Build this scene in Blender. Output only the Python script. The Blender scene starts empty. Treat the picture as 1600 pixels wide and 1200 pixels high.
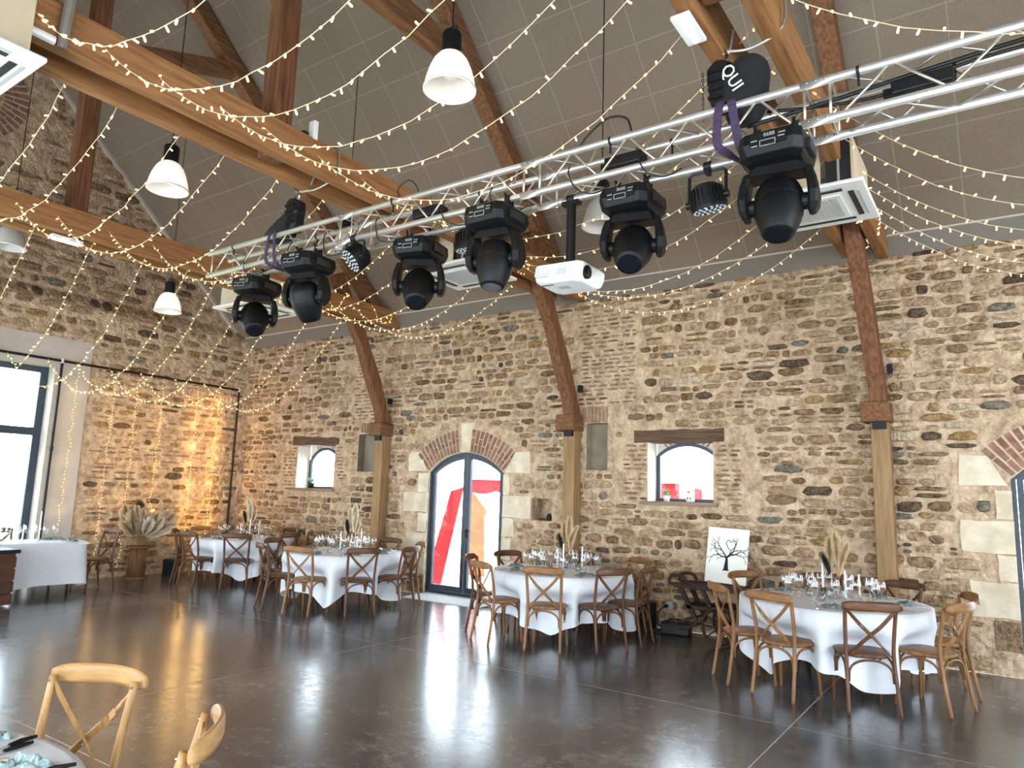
import bpy, math, random
import numpy as np
from mathutils import Vector, Matrix, Euler

# ------------------------------------------------------------------ camera
sc = bpy.context.scene
COL = sc.collection
PITCH, ROLL, YAW, FPX, EYE = math.radians(8.711), math.radians(1.765), math.radians(34.886), 1109.4, 1.7
_f = Vector((-math.sin(YAW)*math.cos(PITCH), math.cos(YAW)*math.cos(PITCH), math.sin(PITCH)))
_r = Vector((math.cos(YAW), math.sin(YAW), 0)); _u = _r.cross(_f)
_r2 = math.cos(ROLL)*_r + math.sin(ROLL)*_u; _u2 = -math.sin(ROLL)*_r + math.cos(ROLL)*_u
cd = bpy.data.cameras.new('camera'); cam = bpy.data.objects.new('camera', cd); COL.objects.link(cam)
cd.sensor_width = 36.0; cd.lens = FPX/1600*36; cd.clip_start = 0.02; cd.clip_end = 300
cam.matrix_world = Matrix(((_r2.x, _u2.x, -_f.x, 0), (_r2.y, _u2.y, -_f.y, 0), (_r2.z, _u2.z, -_f.z, EYE), (0, 0, 0, 1)))
sc.camera = cam

def project(p):
    d = Vector(p) - Vector((0, 0, EYE)); z = d.dot(_f)
    if z < .05: return None
    return 800+FPX*d.dot(_r2)/z, 600-FPX*d.dot(_u2)/z, z
def in_frame(p, m=30):
    q = project(p)
    return q is not None and -m < q[0] < 1600+m and -m < q[1] < 1200+m

# ------------------------------------------------------------------ world, exposure, daylight
vs = sc.view_settings
vs.view_transform = 'Standard'; vs.look = 'None'; vs.exposure = -0.06; vs.gamma = 1.0; vs.use_curve_mapping = False
w = bpy.data.worlds.new('overcast_sky'); sc.world = w; w.use_nodes = True
bgn = w.node_tree.nodes['Background']
bgn.inputs['Color'].default_value = (0.76, 0.89, 1.0, 1); bgn.inputs['Strength'].default_value = 14.0
DAY = (0.88, 0.93, 1.0); WARM = (1.0, 0.72, 0.42)

def area_light(name, loc, rot, sx, sy, power, col=DAY):
    l = bpy.data.lights.new(name, 'AREA'); l.shape = 'RECTANGLE'; l.size = sx; l.size_y = sy; l.energy = power; l.color = col
    o = bpy.data.objects.new(name, l); COL.objects.link(o); o.location = loc; o.rotation_euler = rot
    return o
def point_light(name, loc, power, col=WARM, r=0.05):
    l = bpy.data.lights.new(name, 'POINT'); l.energy = power; l.color = col; l.shadow_soft_size = r
    o = bpy.data.objects.new(name, l); COL.objects.link(o); o.location = loc
    return o
# room (metres): long stone wall at y=9.17, end wall at x=-13.3, opposite long wall at y=-1.8
YW, XE, YF, XR = 9.17, -13.3, -1.8, 7.6
ZE, YR, ZR = 4.62, 3.69, 9.80                      # eaves, ridge
X1, X2, X3, X4 = -9.12, -5.28, -1.22, 2.75         # roof trusses
# daylight falling in through the arched doors of the opposite wall, plus a lamp added at the unseen right end
for i, x in enumerate((-11.0, -7.2, -3.2, 0.8, 4.8)):
    area_light('daylight_opposite_opening', (x, YF+.05, 1.4), (math.radians(-90), 0, math.radians(180)), 2.2, 2.6, 100)
area_light('added_end_daylight', (XR-.05, 3.0, 1.6), (0, math.radians(90), 0), 3.0, 6.0, 130)
# ------------------------------------------------------------------ materials
def S(r, g, b):
    return tuple(((c/255)/12.92 if c/255 <= .04045 else ((c/255+.055)/1.055)**2.4) for c in (r, g, b))
def mat(name, c1, c2=None, rough=.6, metal=0, scale=6, detail=5, stretch=(1, 1, 1), lo=.35, hi=.65, bump=0, bscale=40, spec=.5,
        emit=None, estr=0, c3=None, rough2=None, bdist=.01, nrough=.55, bstretch=None):
    m = bpy.data.materials.new(name); m.use_nodes = True; nt = m.node_tree; N = nt.nodes; L = nt.links
    b = N['Principled BSDF']
    b.inputs['Base Color'].default_value = (*c1, 1); b.inputs['Roughness'].default_value = rough
    b.inputs['Metallic'].default_value = metal; b.inputs['Specular IOR Level'].default_value = spec
    if c2 is not None or bump:
        tc = N.new('ShaderNodeTexCoord'); mp = N.new('ShaderNodeMapping'); mp.inputs['Scale'].default_value = stretch
        L.new(tc.outputs['Object'], mp.inputs['Vector'])
    if c2 is not None:
        nz = N.new('ShaderNodeTexNoise'); nz.inputs['Scale'].default_value = scale; nz.inputs['Detail'].default_value = detail
        nz.inputs['Roughness'].default_value = nrough
        L.new(mp.outputs[0], nz.inputs['Vector'])
        cr = N.new('ShaderNodeValToRGB'); e = cr.color_ramp.elements
        e[0].position = lo; e[0].color = (*c1, 1); e[1].position = hi; e[1].color = (*c2, 1)
        if c3 is not None:
            k = cr.color_ramp.elements.new((lo+hi)/2); k.color = (*c3, 1)
        L.new(nz.outputs['Fac'], cr.inputs['Fac']); L.new(cr.outputs['Color'], b.inputs['Base Color'])
        if rough2 is not None:
            mr = N.new('ShaderNodeMapRange'); mr.inputs['From Min'].default_value = lo; mr.inputs['From Max'].default_value = hi
            mr.inputs['To Min'].default_value = rough; mr.inputs['To Max'].default_value = rough2
            L.new(nz.outputs['Fac'], mr.inputs['Value']); L.new(mr.outputs[0], b.inputs['Roughness'])
    if bump:
        n2 = N.new('ShaderNodeTexNoise'); n2.inputs['Scale'].default_value = bscale; n2.inputs['Detail'].default_value = 6
        if bstretch:
            mp2 = N.new('ShaderNodeMapping'); mp2.inputs['Scale'].default_value = bstretch; L.new(tc.outputs['Object'], mp2.inputs['Vector']); L.new(mp2.outputs[0], n2.inputs['Vector'])
        else: L.new(mp.outputs[0], n2.inputs['Vector'])
        bp = N.new('ShaderNodeBump'); bp.inputs['Strength'].default_value = bump; bp.inputs['Distance'].default_value = bdist
        L.new(n2.outputs['Fac'], bp.inputs['Height']); L.new(bp.outputs[0], b.inputs['Normal'])
    if emit is not None:
        b.inputs['Emission Color'].default_value = (*emit, 1); b.inputs['Emission Strength'].default_value = estr
        m.cycles.emission_sampling = 'NONE'
    return m
def glass(name, tint=(1, 1, 1), fac=.10, rough=0.0, pw_=4.0, base=.04):
    m = bpy.data.materials.new(name); m.use_nodes = True; nt = m.node_tree; N = nt.nodes; L = nt.links
    N.remove(N['Principled BSDF']); out = N['Material Output']
    tr = N.new('ShaderNodeBsdfTransparent'); tr.inputs[0].default_value = (*tint, 1)
    gl = N.new('ShaderNodeBsdfGlossy'); gl.inputs['Roughness'].default_value = rough
    lw = N.new('ShaderNodeLayerWeight'); lw.inputs[0].default_value = .5
    pw = N.new('ShaderNodeMath'); pw.operation = 'POWER'; pw.inputs[1].default_value = pw_; L.new(lw.outputs['Facing'], pw.inputs[0])
    ml = N.new('ShaderNodeMath'); ml.operation = 'MULTIPLY_ADD'; ml.inputs[1].default_value = fac*2; ml.inputs[2].default_value = base; L.new(pw.outputs[0], ml.inputs[0])
    mx = N.new('ShaderNodeMixShader'); L.new(ml.outputs[0], mx.inputs[0]); L.new(tr.outputs[0], mx.inputs[1]); L.new(gl.outputs[0], mx.inputs[2])
    L.new(mx.outputs[0], out.inputs[0])
    return m
M = {}
M['mortar'] = mat('lime_mortar', S(160, 134, 108), S(210, 184, 155), rough=.95, scale=9, detail=9, lo=.34, hi=.62, nrough=.65, bump=1.0, bscale=11, spec=.08, bdist=.09)  # dark noise blotches vary the tone and put relief shade into it
M['plaster'] = mat('smooth_lime_plaster', S(178, 168, 156), S(192, 182, 170), rough=.9, scale=2, bump=.15, bscale=60, spec=.15)
STONE = []
for nm, a, b in (('tan', (118, 92, 67), (178, 150, 119)), ('beige', (140, 114, 88), (192, 166, 136)), ('brown', (78, 60, 42), (142, 116, 86)), ('ochre', (118, 92, 58), (172, 142, 98)),
                 ('grey', (86, 80, 70), (140, 132, 116)), ('dark', (62, 52, 42), (116, 98, 78)), ('umber', (104, 81, 61), (162, 134, 106)), ('pale', (156, 134, 109), (208, 187, 159))):
    STONE.append(mat('rubble_stone_'+nm, S(*a), S(*b), rough=.92, scale=17, detail=9, lo=.36, hi=.60, bump=1.0, bscale=30, spec=.1, bdist=.05, nrough=.7))  # wide dark-to-light speckle puts crevice shade into the stone colours
M['brick'] = mat('old_red_brick', S(124, 88, 72), S(158, 120, 100), rough=.9, scale=9, bump=.5, bscale=50, spec=.1)
M['brick2'] = mat('old_brown_brick', S(116, 86, 72), S(152, 122, 104), rough=.9, scale=9, bump=.5, bscale=50, spec=.1)
M['thin_brick'] = mat('thin_tan_brick', S(132, 104, 82), S(168, 138, 112), rough=.92, scale=9, bump=.6, bscale=45, spec=.1)
M['limestone'] = mat('dressed_limestone', S(192, 178, 150), S(220, 208, 184), rough=.9, scale=5, bump=.4, bscale=30, spec=.15)
M['pink_render'] = mat('arch_joint_render', S(196, 172, 148), S(212, 190, 166), rough=.95, scale=10, bump=.3, bscale=50, spec=.1)
M['reveal'] = mat('pale_reveal_render', S(206, 196, 180), S(222, 214, 200), rough=.9, scale=6, bump=.4, bscale=30, spec=.1)
def wood(name, a, b, c=None, axis='z', rough=.6, sc_=3.2, bump=.25):
    st = {'x': (.7, 9, 9), 'y': (9, .7, 9), 'z': (9, 9, .7)}[axis]
    return mat(name, S(*a), S(*b), c3=S(*c) if c else None, rough=rough, scale=sc_, detail=7, stretch=st, lo=.3, hi=.7, bump=bump, bscale=7, spec=.25, bdist=.006)
M['oak_post'] = wood('pale_oak_post', (124, 96, 64), (160, 128, 90), axis='z')
M['old_z'] = wood('old_brown_timber_upright', (80, 50, 32), (132, 90, 60), axis='z', rough=.75, bump=.6)
M['old_y'] = wood('old_brown_timber_long', (84, 56, 36), (136, 96, 64), axis='y', rough=.75, bump=.6)
M['tie'] = wood('honey_softwood_tie', (116, 78, 46), (160, 114, 71), axis='y', rough=.65)
M['lintel'] = wood('weathered_lintel', (58, 42, 32), (116, 92, 72), axis='x', rough=.9, sc_=4, bump=1.0)
M['sill'] = wood('sill_board', (120, 98, 78), (150, 128, 106), axis='x', rough=.7)
M['chair_a'] = wood('honey_beech', (108, 74, 44), (148, 108, 68), axis='z', rough=.42, sc_=4, bump=.05)
M['chair_b'] = wood('brown_beech', (70, 45, 28), (108, 73, 48), axis='z', rough=.42, sc_=4, bump=.05)
M['chair_c'] = wood('golden_oak', (146, 108, 64), (182, 142, 94), axis='z', rough=.4, sc_=4, bump=.05)
for k_, a_, b_ in (('chair_a', (108, 74, 44), (148, 108, 68)), ('chair_b', (70, 45, 28), (108, 73, 48)), ('chair_c', (146, 108, 64), (182, 142, 94))):
    M[k_+'_x'] = wood(M[k_].name+'_rail', a_, b_, axis='x', rough=.42, sc_=4, bump=.05)
M['ceil'] = mat('taupe_acoustic_tile', S(126, 113, 97), S(134, 121, 105), rough=.95, scale=40, spec=.1, bump=.2, bscale=120)
M['ceil_grid'] = mat('ceiling_joint', S(150, 140, 126), rough=.9, spec=.1)
M['white_trim'] = mat('pale_trim', S(190, 180, 165), rough=.7)
M['soffit'] = mat('grey_soffit', S(122, 114, 104), rough=.9, spec=.1)
M['frame'] = mat('dark_blue_grey_metal', S(40, 50, 62), S(48, 58, 70), rough=.45, scale=4)
M['glass'] = glass('window_glass', fac=.25)
M['ware'] = glass('drinking_glass', (.95, .97, .98), fac=.6, pw_=1.7, base=.09)
M['alu'] = mat('brushed_aluminium', S(196, 194, 188), S(212, 210, 204), rough=.42, metal=.75, scale=20, stretch=(.3, 6, 6))
M['alu_brace'] = mat('pale_aluminium_brace', S(190, 184, 172), S(206, 200, 188), rough=.38, metal=.9, scale=20)
M['black'] = mat('black_metal', S(13, 13, 14), S(19, 19, 20), rough=.5, scale=6, spec=.3)
M['plastic'] = mat('black_plastic', S(9, 9, 10), S(14, 14, 15), rough=.5, scale=12, bump=.05, spec=.25)
M['fabric_black'] = mat('black_bag_fabric', S(14, 14, 15), S(22, 22, 23), rough=.95, scale=30, bump=.5, bscale=20)
M['mark'] = mat('white_print', S(215, 215, 210), rough=.6)
M['mark_dim'] = mat('grey_print', S(150, 150, 148), rough=.6)
M['lens'] = mat('lens_glass', S(16, 20, 26), rough=.12, spec=.8)
M['led'] = mat('led_lens', S(210, 225, 230), rough=.2, spec=.8)
M['purple'] = mat('purple_webbing', S(52, 37, 62), S(68, 50, 78), rough=.8, scale=40, bump=.3)
M['blue'] = mat('blue_plug', S(46, 88, 128), rough=.5)
M['white_pl'] = mat('white_plastic', S(222, 222, 216), S(230, 230, 226), rough=.4, scale=3)
M['grille'] = mat('grey_grille', S(176, 180, 180), rough=.5)
M['casing'] = mat('cream_casing', S(188, 174, 146), S(200, 186, 158), rough=.6, scale=4)
M['slot'] = mat('dark_slot', S(30, 30, 32), rough=.6)
M['cloth'] = mat('white_tablecloth', S(206, 208, 212), S(218, 220, 224), rough=.85, scale=3, bump=.12, bscale=180, spec=.2)
M['napkin'] = mat('sage_grey_napkin', S(112, 126, 128), S(140, 152, 152), rough=.95, scale=12, bump=.6, bscale=60, spec=.1)
M['napkin_b'] = mat('pale_blue_napkin', S(150, 174, 180), S(176, 198, 202), rough=.95, scale=12, bump=.5, bscale=60, spec=.1)
M['candle'] = mat('ivory_wax', S(236, 234, 228), rough=.5, spec=.4)
M['steel'] = mat('polished_steel', S(190, 190, 192), rough=.2, metal=1)
M['kraft'] = mat('kraft_card', S(176, 140, 100), S(190, 154, 114), rough=.9, scale=20)
M['plume'] = mat('cream_pampas', S(206, 180, 142), S(234, 212, 178), rough=1, scale=10, spec=.05)
M['plume_w'] = mat('bleached_pampas', S(228, 212, 184), S(244, 232, 208), rough=1, scale=10, spec=.05)
M['plume_d'] = mat('dried_brown_grass', S(92, 74, 58), S(150, 128, 104), rough=1, scale=10, spec=.05)
M['stem'] = mat('dry_stem', S(150, 130, 92), rough=.9)
M['seed'] = mat('dark_eucalyptus', S(52, 56, 52), S(70, 72, 66), rough=.8, scale=10)
M['spool'] = wood('cable_drum_wood', (92, 62, 40), (140, 100, 68), axis='z', rough=.7, bump=.5)
M['dark_wood'] = wood('dark_old_wood', (38, 28, 22), (66, 48, 36), axis='x', rough=.7, bump=.5)
M['crate'] = wood('crate_wood', (58, 34, 24), (90, 56, 38), axis='y', rough=.6)
M['canvas'] = mat('white_canvas', S(226, 226, 216), S(232, 232, 224), rough=.85, scale=3)
M['ink'] = mat('black_ink', S(16, 16, 16), rough=.8)
M['green'] = mat('green_leaf', S(70, 140, 84), S(110, 176, 110), rough=.6, scale=10)
M['pot'] = mat('white_pot', S(222, 220, 214), rough=.5)
M['concrete'] = mat('threshold_concrete', S(136, 138, 136), S(158, 160, 158), rough=.8, scale=30, detail=8, bump=.2, bscale=80)
M['joint'] = mat('saw_cut_joint', S(196, 184, 168), rough=.7)
M['wire'] = mat('pale_fairy_wire', S(214, 196, 160), rough=.6, emit=S(255, 220, 160), estr=.05)  # bulb glow put into the wire itself as faint emission
M['bulb'] = mat('warm_bulb', S(255, 226, 170), rough=.4, emit=(1.0, .50, .13), estr=1.5)
M['bulb_tip'] = mat('warm_bulb_tip', S(255, 240, 210), rough=.4, emit=(1.0, .70, .30), estr=4.5)
M['lamp_on'] = mat('glowing_acrylic', S(245, 243, 238), rough=.3, emit=(1, .93, .86), estr=.72)
M['lamp_off'] = mat('frosted_acrylic', S(196, 192, 184), rough=.25)
M['lamp_in'] = mat('lamp_inner', S(196, 192, 186), rough=.25, emit=(1, .96, .9), estr=.12)
M['tube_on'] = mat('lit_tube', S(240, 248, 255), rough=.3, emit=(.85, .95, 1), estr=6)
M['red'] = mat('red_tent_cloth', S(160, 24, 38), S(176, 32, 46), rough=.8, scale=3)
M['orange'] = mat('orange_tent_cloth', S(176, 92, 58), S(190, 106, 70), rough=.8, scale=3)
M['tent_white'] = mat('white_tent_cloth', S(240, 240, 236), rough=.8)
M['gravel'] = mat('pale_gravel', S(178, 172, 160), S(206, 200, 190), rough=.95, scale=30)
M['lawn'] = mat('outside_lawn', S(96, 130, 74), S(128, 156, 96), rough=.95, scale=4)
M['leafage'] = mat('tree_leafage', S(150, 186, 140), S(190, 214, 176), rough=.9, scale=4)
M['cable'] = mat('black_cable', S(16, 16, 17), rough=.5)
M['grey_cable'] = mat('steel_rope', S(150, 146, 136), rough=.4, metal=.6)

# ------------------------------------------------------------------ mesh helpers
class MB:
    def __init__(s): s.v = []; s.f = []; s.m = []
    def add(s, vs_, fs, mi=0):
        o = len(s.v); s.v.extend(tuple(p) for p in vs_); s.f.extend(tuple(o+i for i in f) for f in fs); s.m.extend([mi]*len(fs)); return s
    def hexa(s, p, mi=0):   # p: 4 bottom ccw, 4 top ccw
        return s.add(p, [(3, 2, 1, 0), (4, 5, 6, 7), (0, 1, 5, 4), (1, 2, 6, 5), (2, 3, 7, 6), (3, 0, 4, 7)], mi)
    def box(s, c, d, R=None, mi=0):
        x, y, z = d[0]/2, d[1]/2, d[2]/2
        P = [Vector(q) for q in ((-x, -y, -z), (x, -y, -z), (x, y, -z), (-x, y, -z), (-x, -y, z), (x, -y, z), (x, y, z), (-x, y, z))]
        if R is not None: P = [R @ q for q in P]
        return s.hexa([q+Vector(c) for q in P], mi)
    def bar(s, a, b, wd, ht, up=(0, 0, 1), mi=0):
        a, b = Vector(a), Vector(b); d = (b-a).normalized(); sd = d.cross(Vector(up)).normalized(); u = sd.cross(d)
        x, y = sd*wd/2, u*ht/2
        return s.hexa([a-x-y, a+x-y, b+x-y, b-x-y, a-x+y, a+x+y, b+x+y, b-x+y], mi)
    def tube(s, path, r, n=8, cap=True, mi=0):
        P = [Vector(p) for p in path]; k = len(P); rs = r if isinstance(r, (list, tuple)) else [r]*k
        o = len(s.v); prev = None
        for i, p in enumerate(P):
            d = (P[min(i+1, k-1)]-P[max(i-1, 0)])
            d = d.normalized() if d.length > 1e-9 else Vector((0, 0, 1))
            if prev is None:
                a = Vector((0, 0, 1)) if abs(d.z) < .9 else Vector((1, 0, 0)); x = d.cross(a).normalized()
            else:
                x = prev-d*prev.dot(d); x = x.normalized() if x.length > 1e-6 else d.orthogonal().normalized()
            prev = x; y = d.cross(x)
            for j in range(n):
                t = 2*math.pi*j/n; s.v.append(tuple(p+(x*math.cos(t)+y*math.sin(t))*rs[i]))
        for i in range(k-1):
            for j in range(n):
                a = o+i*n+j; b = o+i*n+(j+1) % n
                s.f.append((a, b, b+n, a+n)); s.m.append(mi)
        if cap:
            s.f.append(tuple(o+j for j in range(n))[::-1]); s.m.append(mi)
            s.f.append(tuple(o+(k-1)*n+j for j in range(n))); s.m.append(mi)
        return s
    def lathe(s, prof, n=16, T=None, mi=0, cap0=True, cap1=True):
        o = len(s.v)
        for r, z in prof:
            for j in range(n):
                t = 2*math.pi*j/n; p = Vector((r*math.cos(t), r*math.sin(t), z)); s.v.append(tuple(T @ p if T is not None else p))
        for i in range(len(prof)-1):
            for j in range(n):
                a = o+i*n+j; b = o+i*n+(j+1) % n; s.f.append((a, b, b+n, a+n)); s.m.append(mi)
        if cap0: s.f.append(tuple(o+j for j in range(n))[::-1]); s.m.append(mi)
        if cap1: s.f.append(tuple(o+(len(prof)-1)*n+j for j in range(n))); s.m.append(mi)
        return s
    def extrude(s, poly, P, d0, d1, mi=0):     # poly in (u,v) ccw seen from +d ; P(u,v,d)->xyz
        n = len(poly); a = [P(u, v, d0) for u, v in poly]+[P(u, v, d1) for u, v in poly]
        return s.add(a, [tuple(range(n))[::-1], tuple(range(n, 2*n))]+[(i, (i+1) % n, n+(i+1) % n, n+i) for i in range(n)], mi)
    def mesh(s, name, mats, smooth=False):
        me = bpy.data.meshes.new(name); me.from_pydata(s.v, [], s.f)
        for m in (mats if isinstance(mats, (list, tuple)) else [mats]): me.materials.append(M[m] if isinstance(m, str) else m)
        if any(s.m): me.polygons.foreach_set('material_index', s.m)
        if smooth: me.polygons.foreach_set('use_smooth', [True]*len(me.polygons))
        me.update(); return me
    def build(s, name, mats, parent=None, smooth=False, bevel=0):
        o = bpy.data.objects.new(name, s.mesh(name, mats, smooth)); COL.objects.link(o)
        if parent is not None: o.parent = parent
        if smooth == 'auto' or bevel:
            pass
        if bevel:
            bv = o.modifiers.new('bevel', 'BEVEL'); bv.width = bevel; bv.segments = 2; bv.limit_method = 'ANGLE'
        return o
def link_mesh(name, me, parent=None, loc=None, rot=None, scale=None):
    o = bpy.data.objects.new(name, me); COL.objects.link(o)
    if parent is not None: o.parent = parent
    if loc is not None: o.location = loc
    if rot is not None: o.rotation_euler = rot
    if scale is not None: o.scale = scale
    return o
def tag(o, label=None, cat=None, group=None, kind=None):
    if label: o['label'] = label
    if cat: o['category'] = cat
    if group: o['group'] = group
    if kind: o['kind'] = kind
    return o
def thing(name, label, cat, loc=(0, 0, 0), rz=0, group=None, kind=None):
    o = bpy.data.objects.new(name, None); COL.objects.link(o); o.empty_display_size = .1
    o.location = loc; o.rotation_euler = (0, 0, rz); return tag(o, label, cat, group, kind)
def copy_tree(o, parent=None, loc=None, rz=None, label=None, group=None):
    c = o.copy(); COL.objects.link(c); c.parent = parent
    if loc is not None: c.location = loc
    if rz is not None: c.rotation_euler = (0, 0, rz)
    if label: c['label'] = label
    if group: c['group'] = group
    for ch in list(o.children): copy_tree(ch, c)
    return c
def text_mesh(txt, size, ext=.001):
    cu = bpy.data.curves.new('print', 'FONT'); cu.body = txt; cu.size = size; cu.extrude = ext; cu.align_x = 'CENTER'; cu.align_y = 'CENTER'; cu.resolution_u = 2
    t = bpy.data.objects.new('print', cu); COL.objects.link(t)
    dg = bpy.context.evaluated_depsgraph_get(); me = bpy.data.meshes.new_from_object(t.evaluated_get(dg))
    bpy.data.objects.remove(t); return me
def spline(pts, n=6):
    P = [Vector(p) for p in pts]; out = []
    for i in range(len(P)-1):
        p0, p1, p2, p3 = P[max(i-1, 0)], P[i], P[i+1], P[min(i+2, len(P)-1)]
        for k in range(n):
            t = k/n
            out.append(.5*((2*p1)+(p2-p0)*t+(2*p0-5*p1+4*p2-p3)*t*t+(3*p1-p0-3*p2+p3)*t**3))
    out.append(P[-1]); return out
# ------------------------------------------------------------------ floor
fl = MB(); fl.box((( -14.4+XR)/2, (YF+10.2)/2, -.0515), (XR+14.4, 10.2-YF, .1))
floor = tag(fl.build('floor', 'joint'), kind='structure')
def floor_material():
    m = bpy.data.materials.new('polished_concrete'); m.use_nodes = True; nt = m.node_tree; N = nt.nodes; L = nt.links; b = N['Principled BSDF']
    tc = N.new('ShaderNodeTexCoord')
    def noise(s, d, r=.6):
        n = N.new('ShaderNodeTexNoise'); n.inputs['Scale'].default_value = s; n.inputs['Detail'].default_value = d; n.inputs['Roughness'].default_value = r
        L.new(tc.outputs['Object'], n.inputs['Vector']); return n
    n1, n2 = noise(.8, 7, .65), noise(9, 9, .75)
    mx = N.new('ShaderNodeMath'); mx.operation = 'ADD'; L.new(n1.outputs['Fac'], mx.inputs[0]); L.new(n2.outputs['Fac'], mx.inputs[1])
    cr = N.new('ShaderNodeValToRGB'); e = cr.color_ramp.elements
    mr = N.new('ShaderNodeMapRange'); mr.inputs['From Max'].default_value = 2; L.new(mx.outputs[0], mr.inputs['Value'])
    e[0].position = .36; e[0].color = (*S(46, 46, 48), 1); e[1].position = .66; e[1].color = (*S(124, 120, 118), 1)
    k = e.new(.5); k.color = (*S(74, 72, 72), 1)
    L.new(mr.outputs[0], cr.inputs['Fac']); L.new(cr.outputs[0], b.inputs['Base Color'])
    r = N.new('ShaderNodeMapRange'); r.inputs['From Min'].default_value = .3; r.inputs['From Max'].default_value = .7
    r.inputs['To Min'].default_value = .14; r.inputs['To Max'].default_value = .27
    L.new(n2.outputs['Fac'], r.inputs['Value']); L.new(r.outputs[0], b.inputs['Roughness'])
    b.inputs['Specular IOR Level'].default_value = .75
    return m
M['concrete_floor'] = floor_material()
XJ = [-14.4, -10.1, -5.84, -1.48, 2.9, XR]; YJ = [YF, 2.42, 5.98, 9.17]
for i in range(len(XJ)-1):
    for j in range(len(YJ)-1):
        g = .0055
        m_ = MB(); m_.box(((XJ[i]+XJ[i+1])/2, (YJ[j]+YJ[j+1])/2, -.0005), (XJ[i+1]-XJ[i]-2*g, YJ[j+1]-YJ[j]-2*g, .001)); m_.build('floor_slab', 'concrete_floor', floor)

# ------------------------------------------------------------------ walls with openings
def arch(uc, hw, zs, zt):
    h = zt-zs; R = (hw*hw+h*h)/(2*h); zc = zt-R
    return lambda u: zc+math.sqrt(max(R*R-(u-uc)**2, 0)), R, zc
def strips(mb, u0, u1, vbot, vtop, ops, P, step=.4, mi=0):
    us = {u0, u1}
    for o in ops:
        n = 14 if o.get('arch') else 1
        for k in range(n+1): us.add(min(max(o['u0']+(o['u1']-o['u0'])*k/n, u0), u1))
    us = sorted(us); full = []
    for a, b in zip(us, us[1:]):
        n = max(1, int((b-a)/step)); full += [a+(b-a)*k/n for k in range(n)]
    full.append(us[-1])
    for a, b in zip(full, full[1:]):
        mid = (a+b)/2; seg = [(vbot, vbot)]; hit = sorted((o for o in ops if o['u0'] < mid < o['u1']), key=lambda o: o['v0'])
        lo = (vbot, vbot)
        for o in hit:
            if o['v0'] > lo[0]+1e-4: mb.add([P(a, lo[0], 0), P(b, lo[1], 0), P(b, o['v0'], 0), P(a, o['v0'], 0)], [(0, 1, 2, 3)], mi)
            lo = (o['top'](a), o['top'](b))
        va, vb = vtop(a), vtop(b)
        mb.add([P(a, lo[0], 0), P(b, lo[1], 0), P(b, vb, 0), P(a, va, 0)], [(0, 1, 2, 3)], mi)
def reveal(mb, o, P, depth, mi=0, back=False):
    n = 14 if o.get('arch') else 1
    loop = [(o['u0'], o['v0']), (o['u1'], o['v0'])]+[(o['u1']+(o['u0']-o['u1'])*k/n, o['top'](o['u1']+(o['u0']-o['u1'])*k/n)) for k in range(n+1)]
    k = len(loop); a = [P(u, v, 0) for u, v in loop]+[P(u, v, -depth) for u, v in loop]
    mb.add(a, [((i+1) % k, i, i+k, (i+1) % k+k) for i in range(k)], mi)
    if back: mb.add(a[k:], [tuple(range(k))], mi)
PL = lambda u, v, d: (u, YW-d, v)            # long wall, d = out into the room
PE = lambda u, v, d: (XE+d, u, v)            # end wall
def op(u0, u1, v0, v1=None, zs=None):
    if zs is not None:
        f, R, zc = arch((u0+u1)/2, (u1-u0)/2, zs, v1); return dict(u0=u0, u1=u1, v0=v0, top=f, arch=True, R=R, zc=zc, vt=v1)
    return dict(u0=u0, u1=u1, v0=v0, top=lambda u: v1, vt=v1)
D1 = op(-8.06, -6.50, 0, 2.33, 2.0); D2 = op(.03, 1.59, 0, 2.33, 2.0)
W1 = op(-11.5, -10.42, 1.66, 2.5); W2 = op(-4.07, -3.15, 1.64, 2.45)
NI = op(-5.96, -5.60, 1.30, 1.63); RA = op(-5.03, -4.69, 2.06, 2.74); RB = op(-9.80, -9.25, 2.0, 2.68)
ops = [D1, D2, W1, W2, NI, RA, RB]
wm = MB(); strips(wm, XE-.1, XR, 0, lambda u: ZE+.1, ops, PL)
reveal(wm, NI, PL, .3, 0, True)
for r_ in (W1, W2): reveal(wm, r_, PL, .32, 1)
for r_ in (D1, D2): reveal(wm, r_, PL, .14, 2)
for r_, dp in ((RA, .14), (RB, .16)): reveal(wm, r_, PL, dp, 3, True)
M['grey_render'] = mat('grey_recess_render', S(124, 114, 98), S(146, 136, 118), rough=.95, scale=4, bump=.3, bscale=30, spec=.1)
wall_back = tag(wm.build('wall_back', ['mortar', 'reveal', 'limestone', 'grey_render']), kind='structure')

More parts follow.
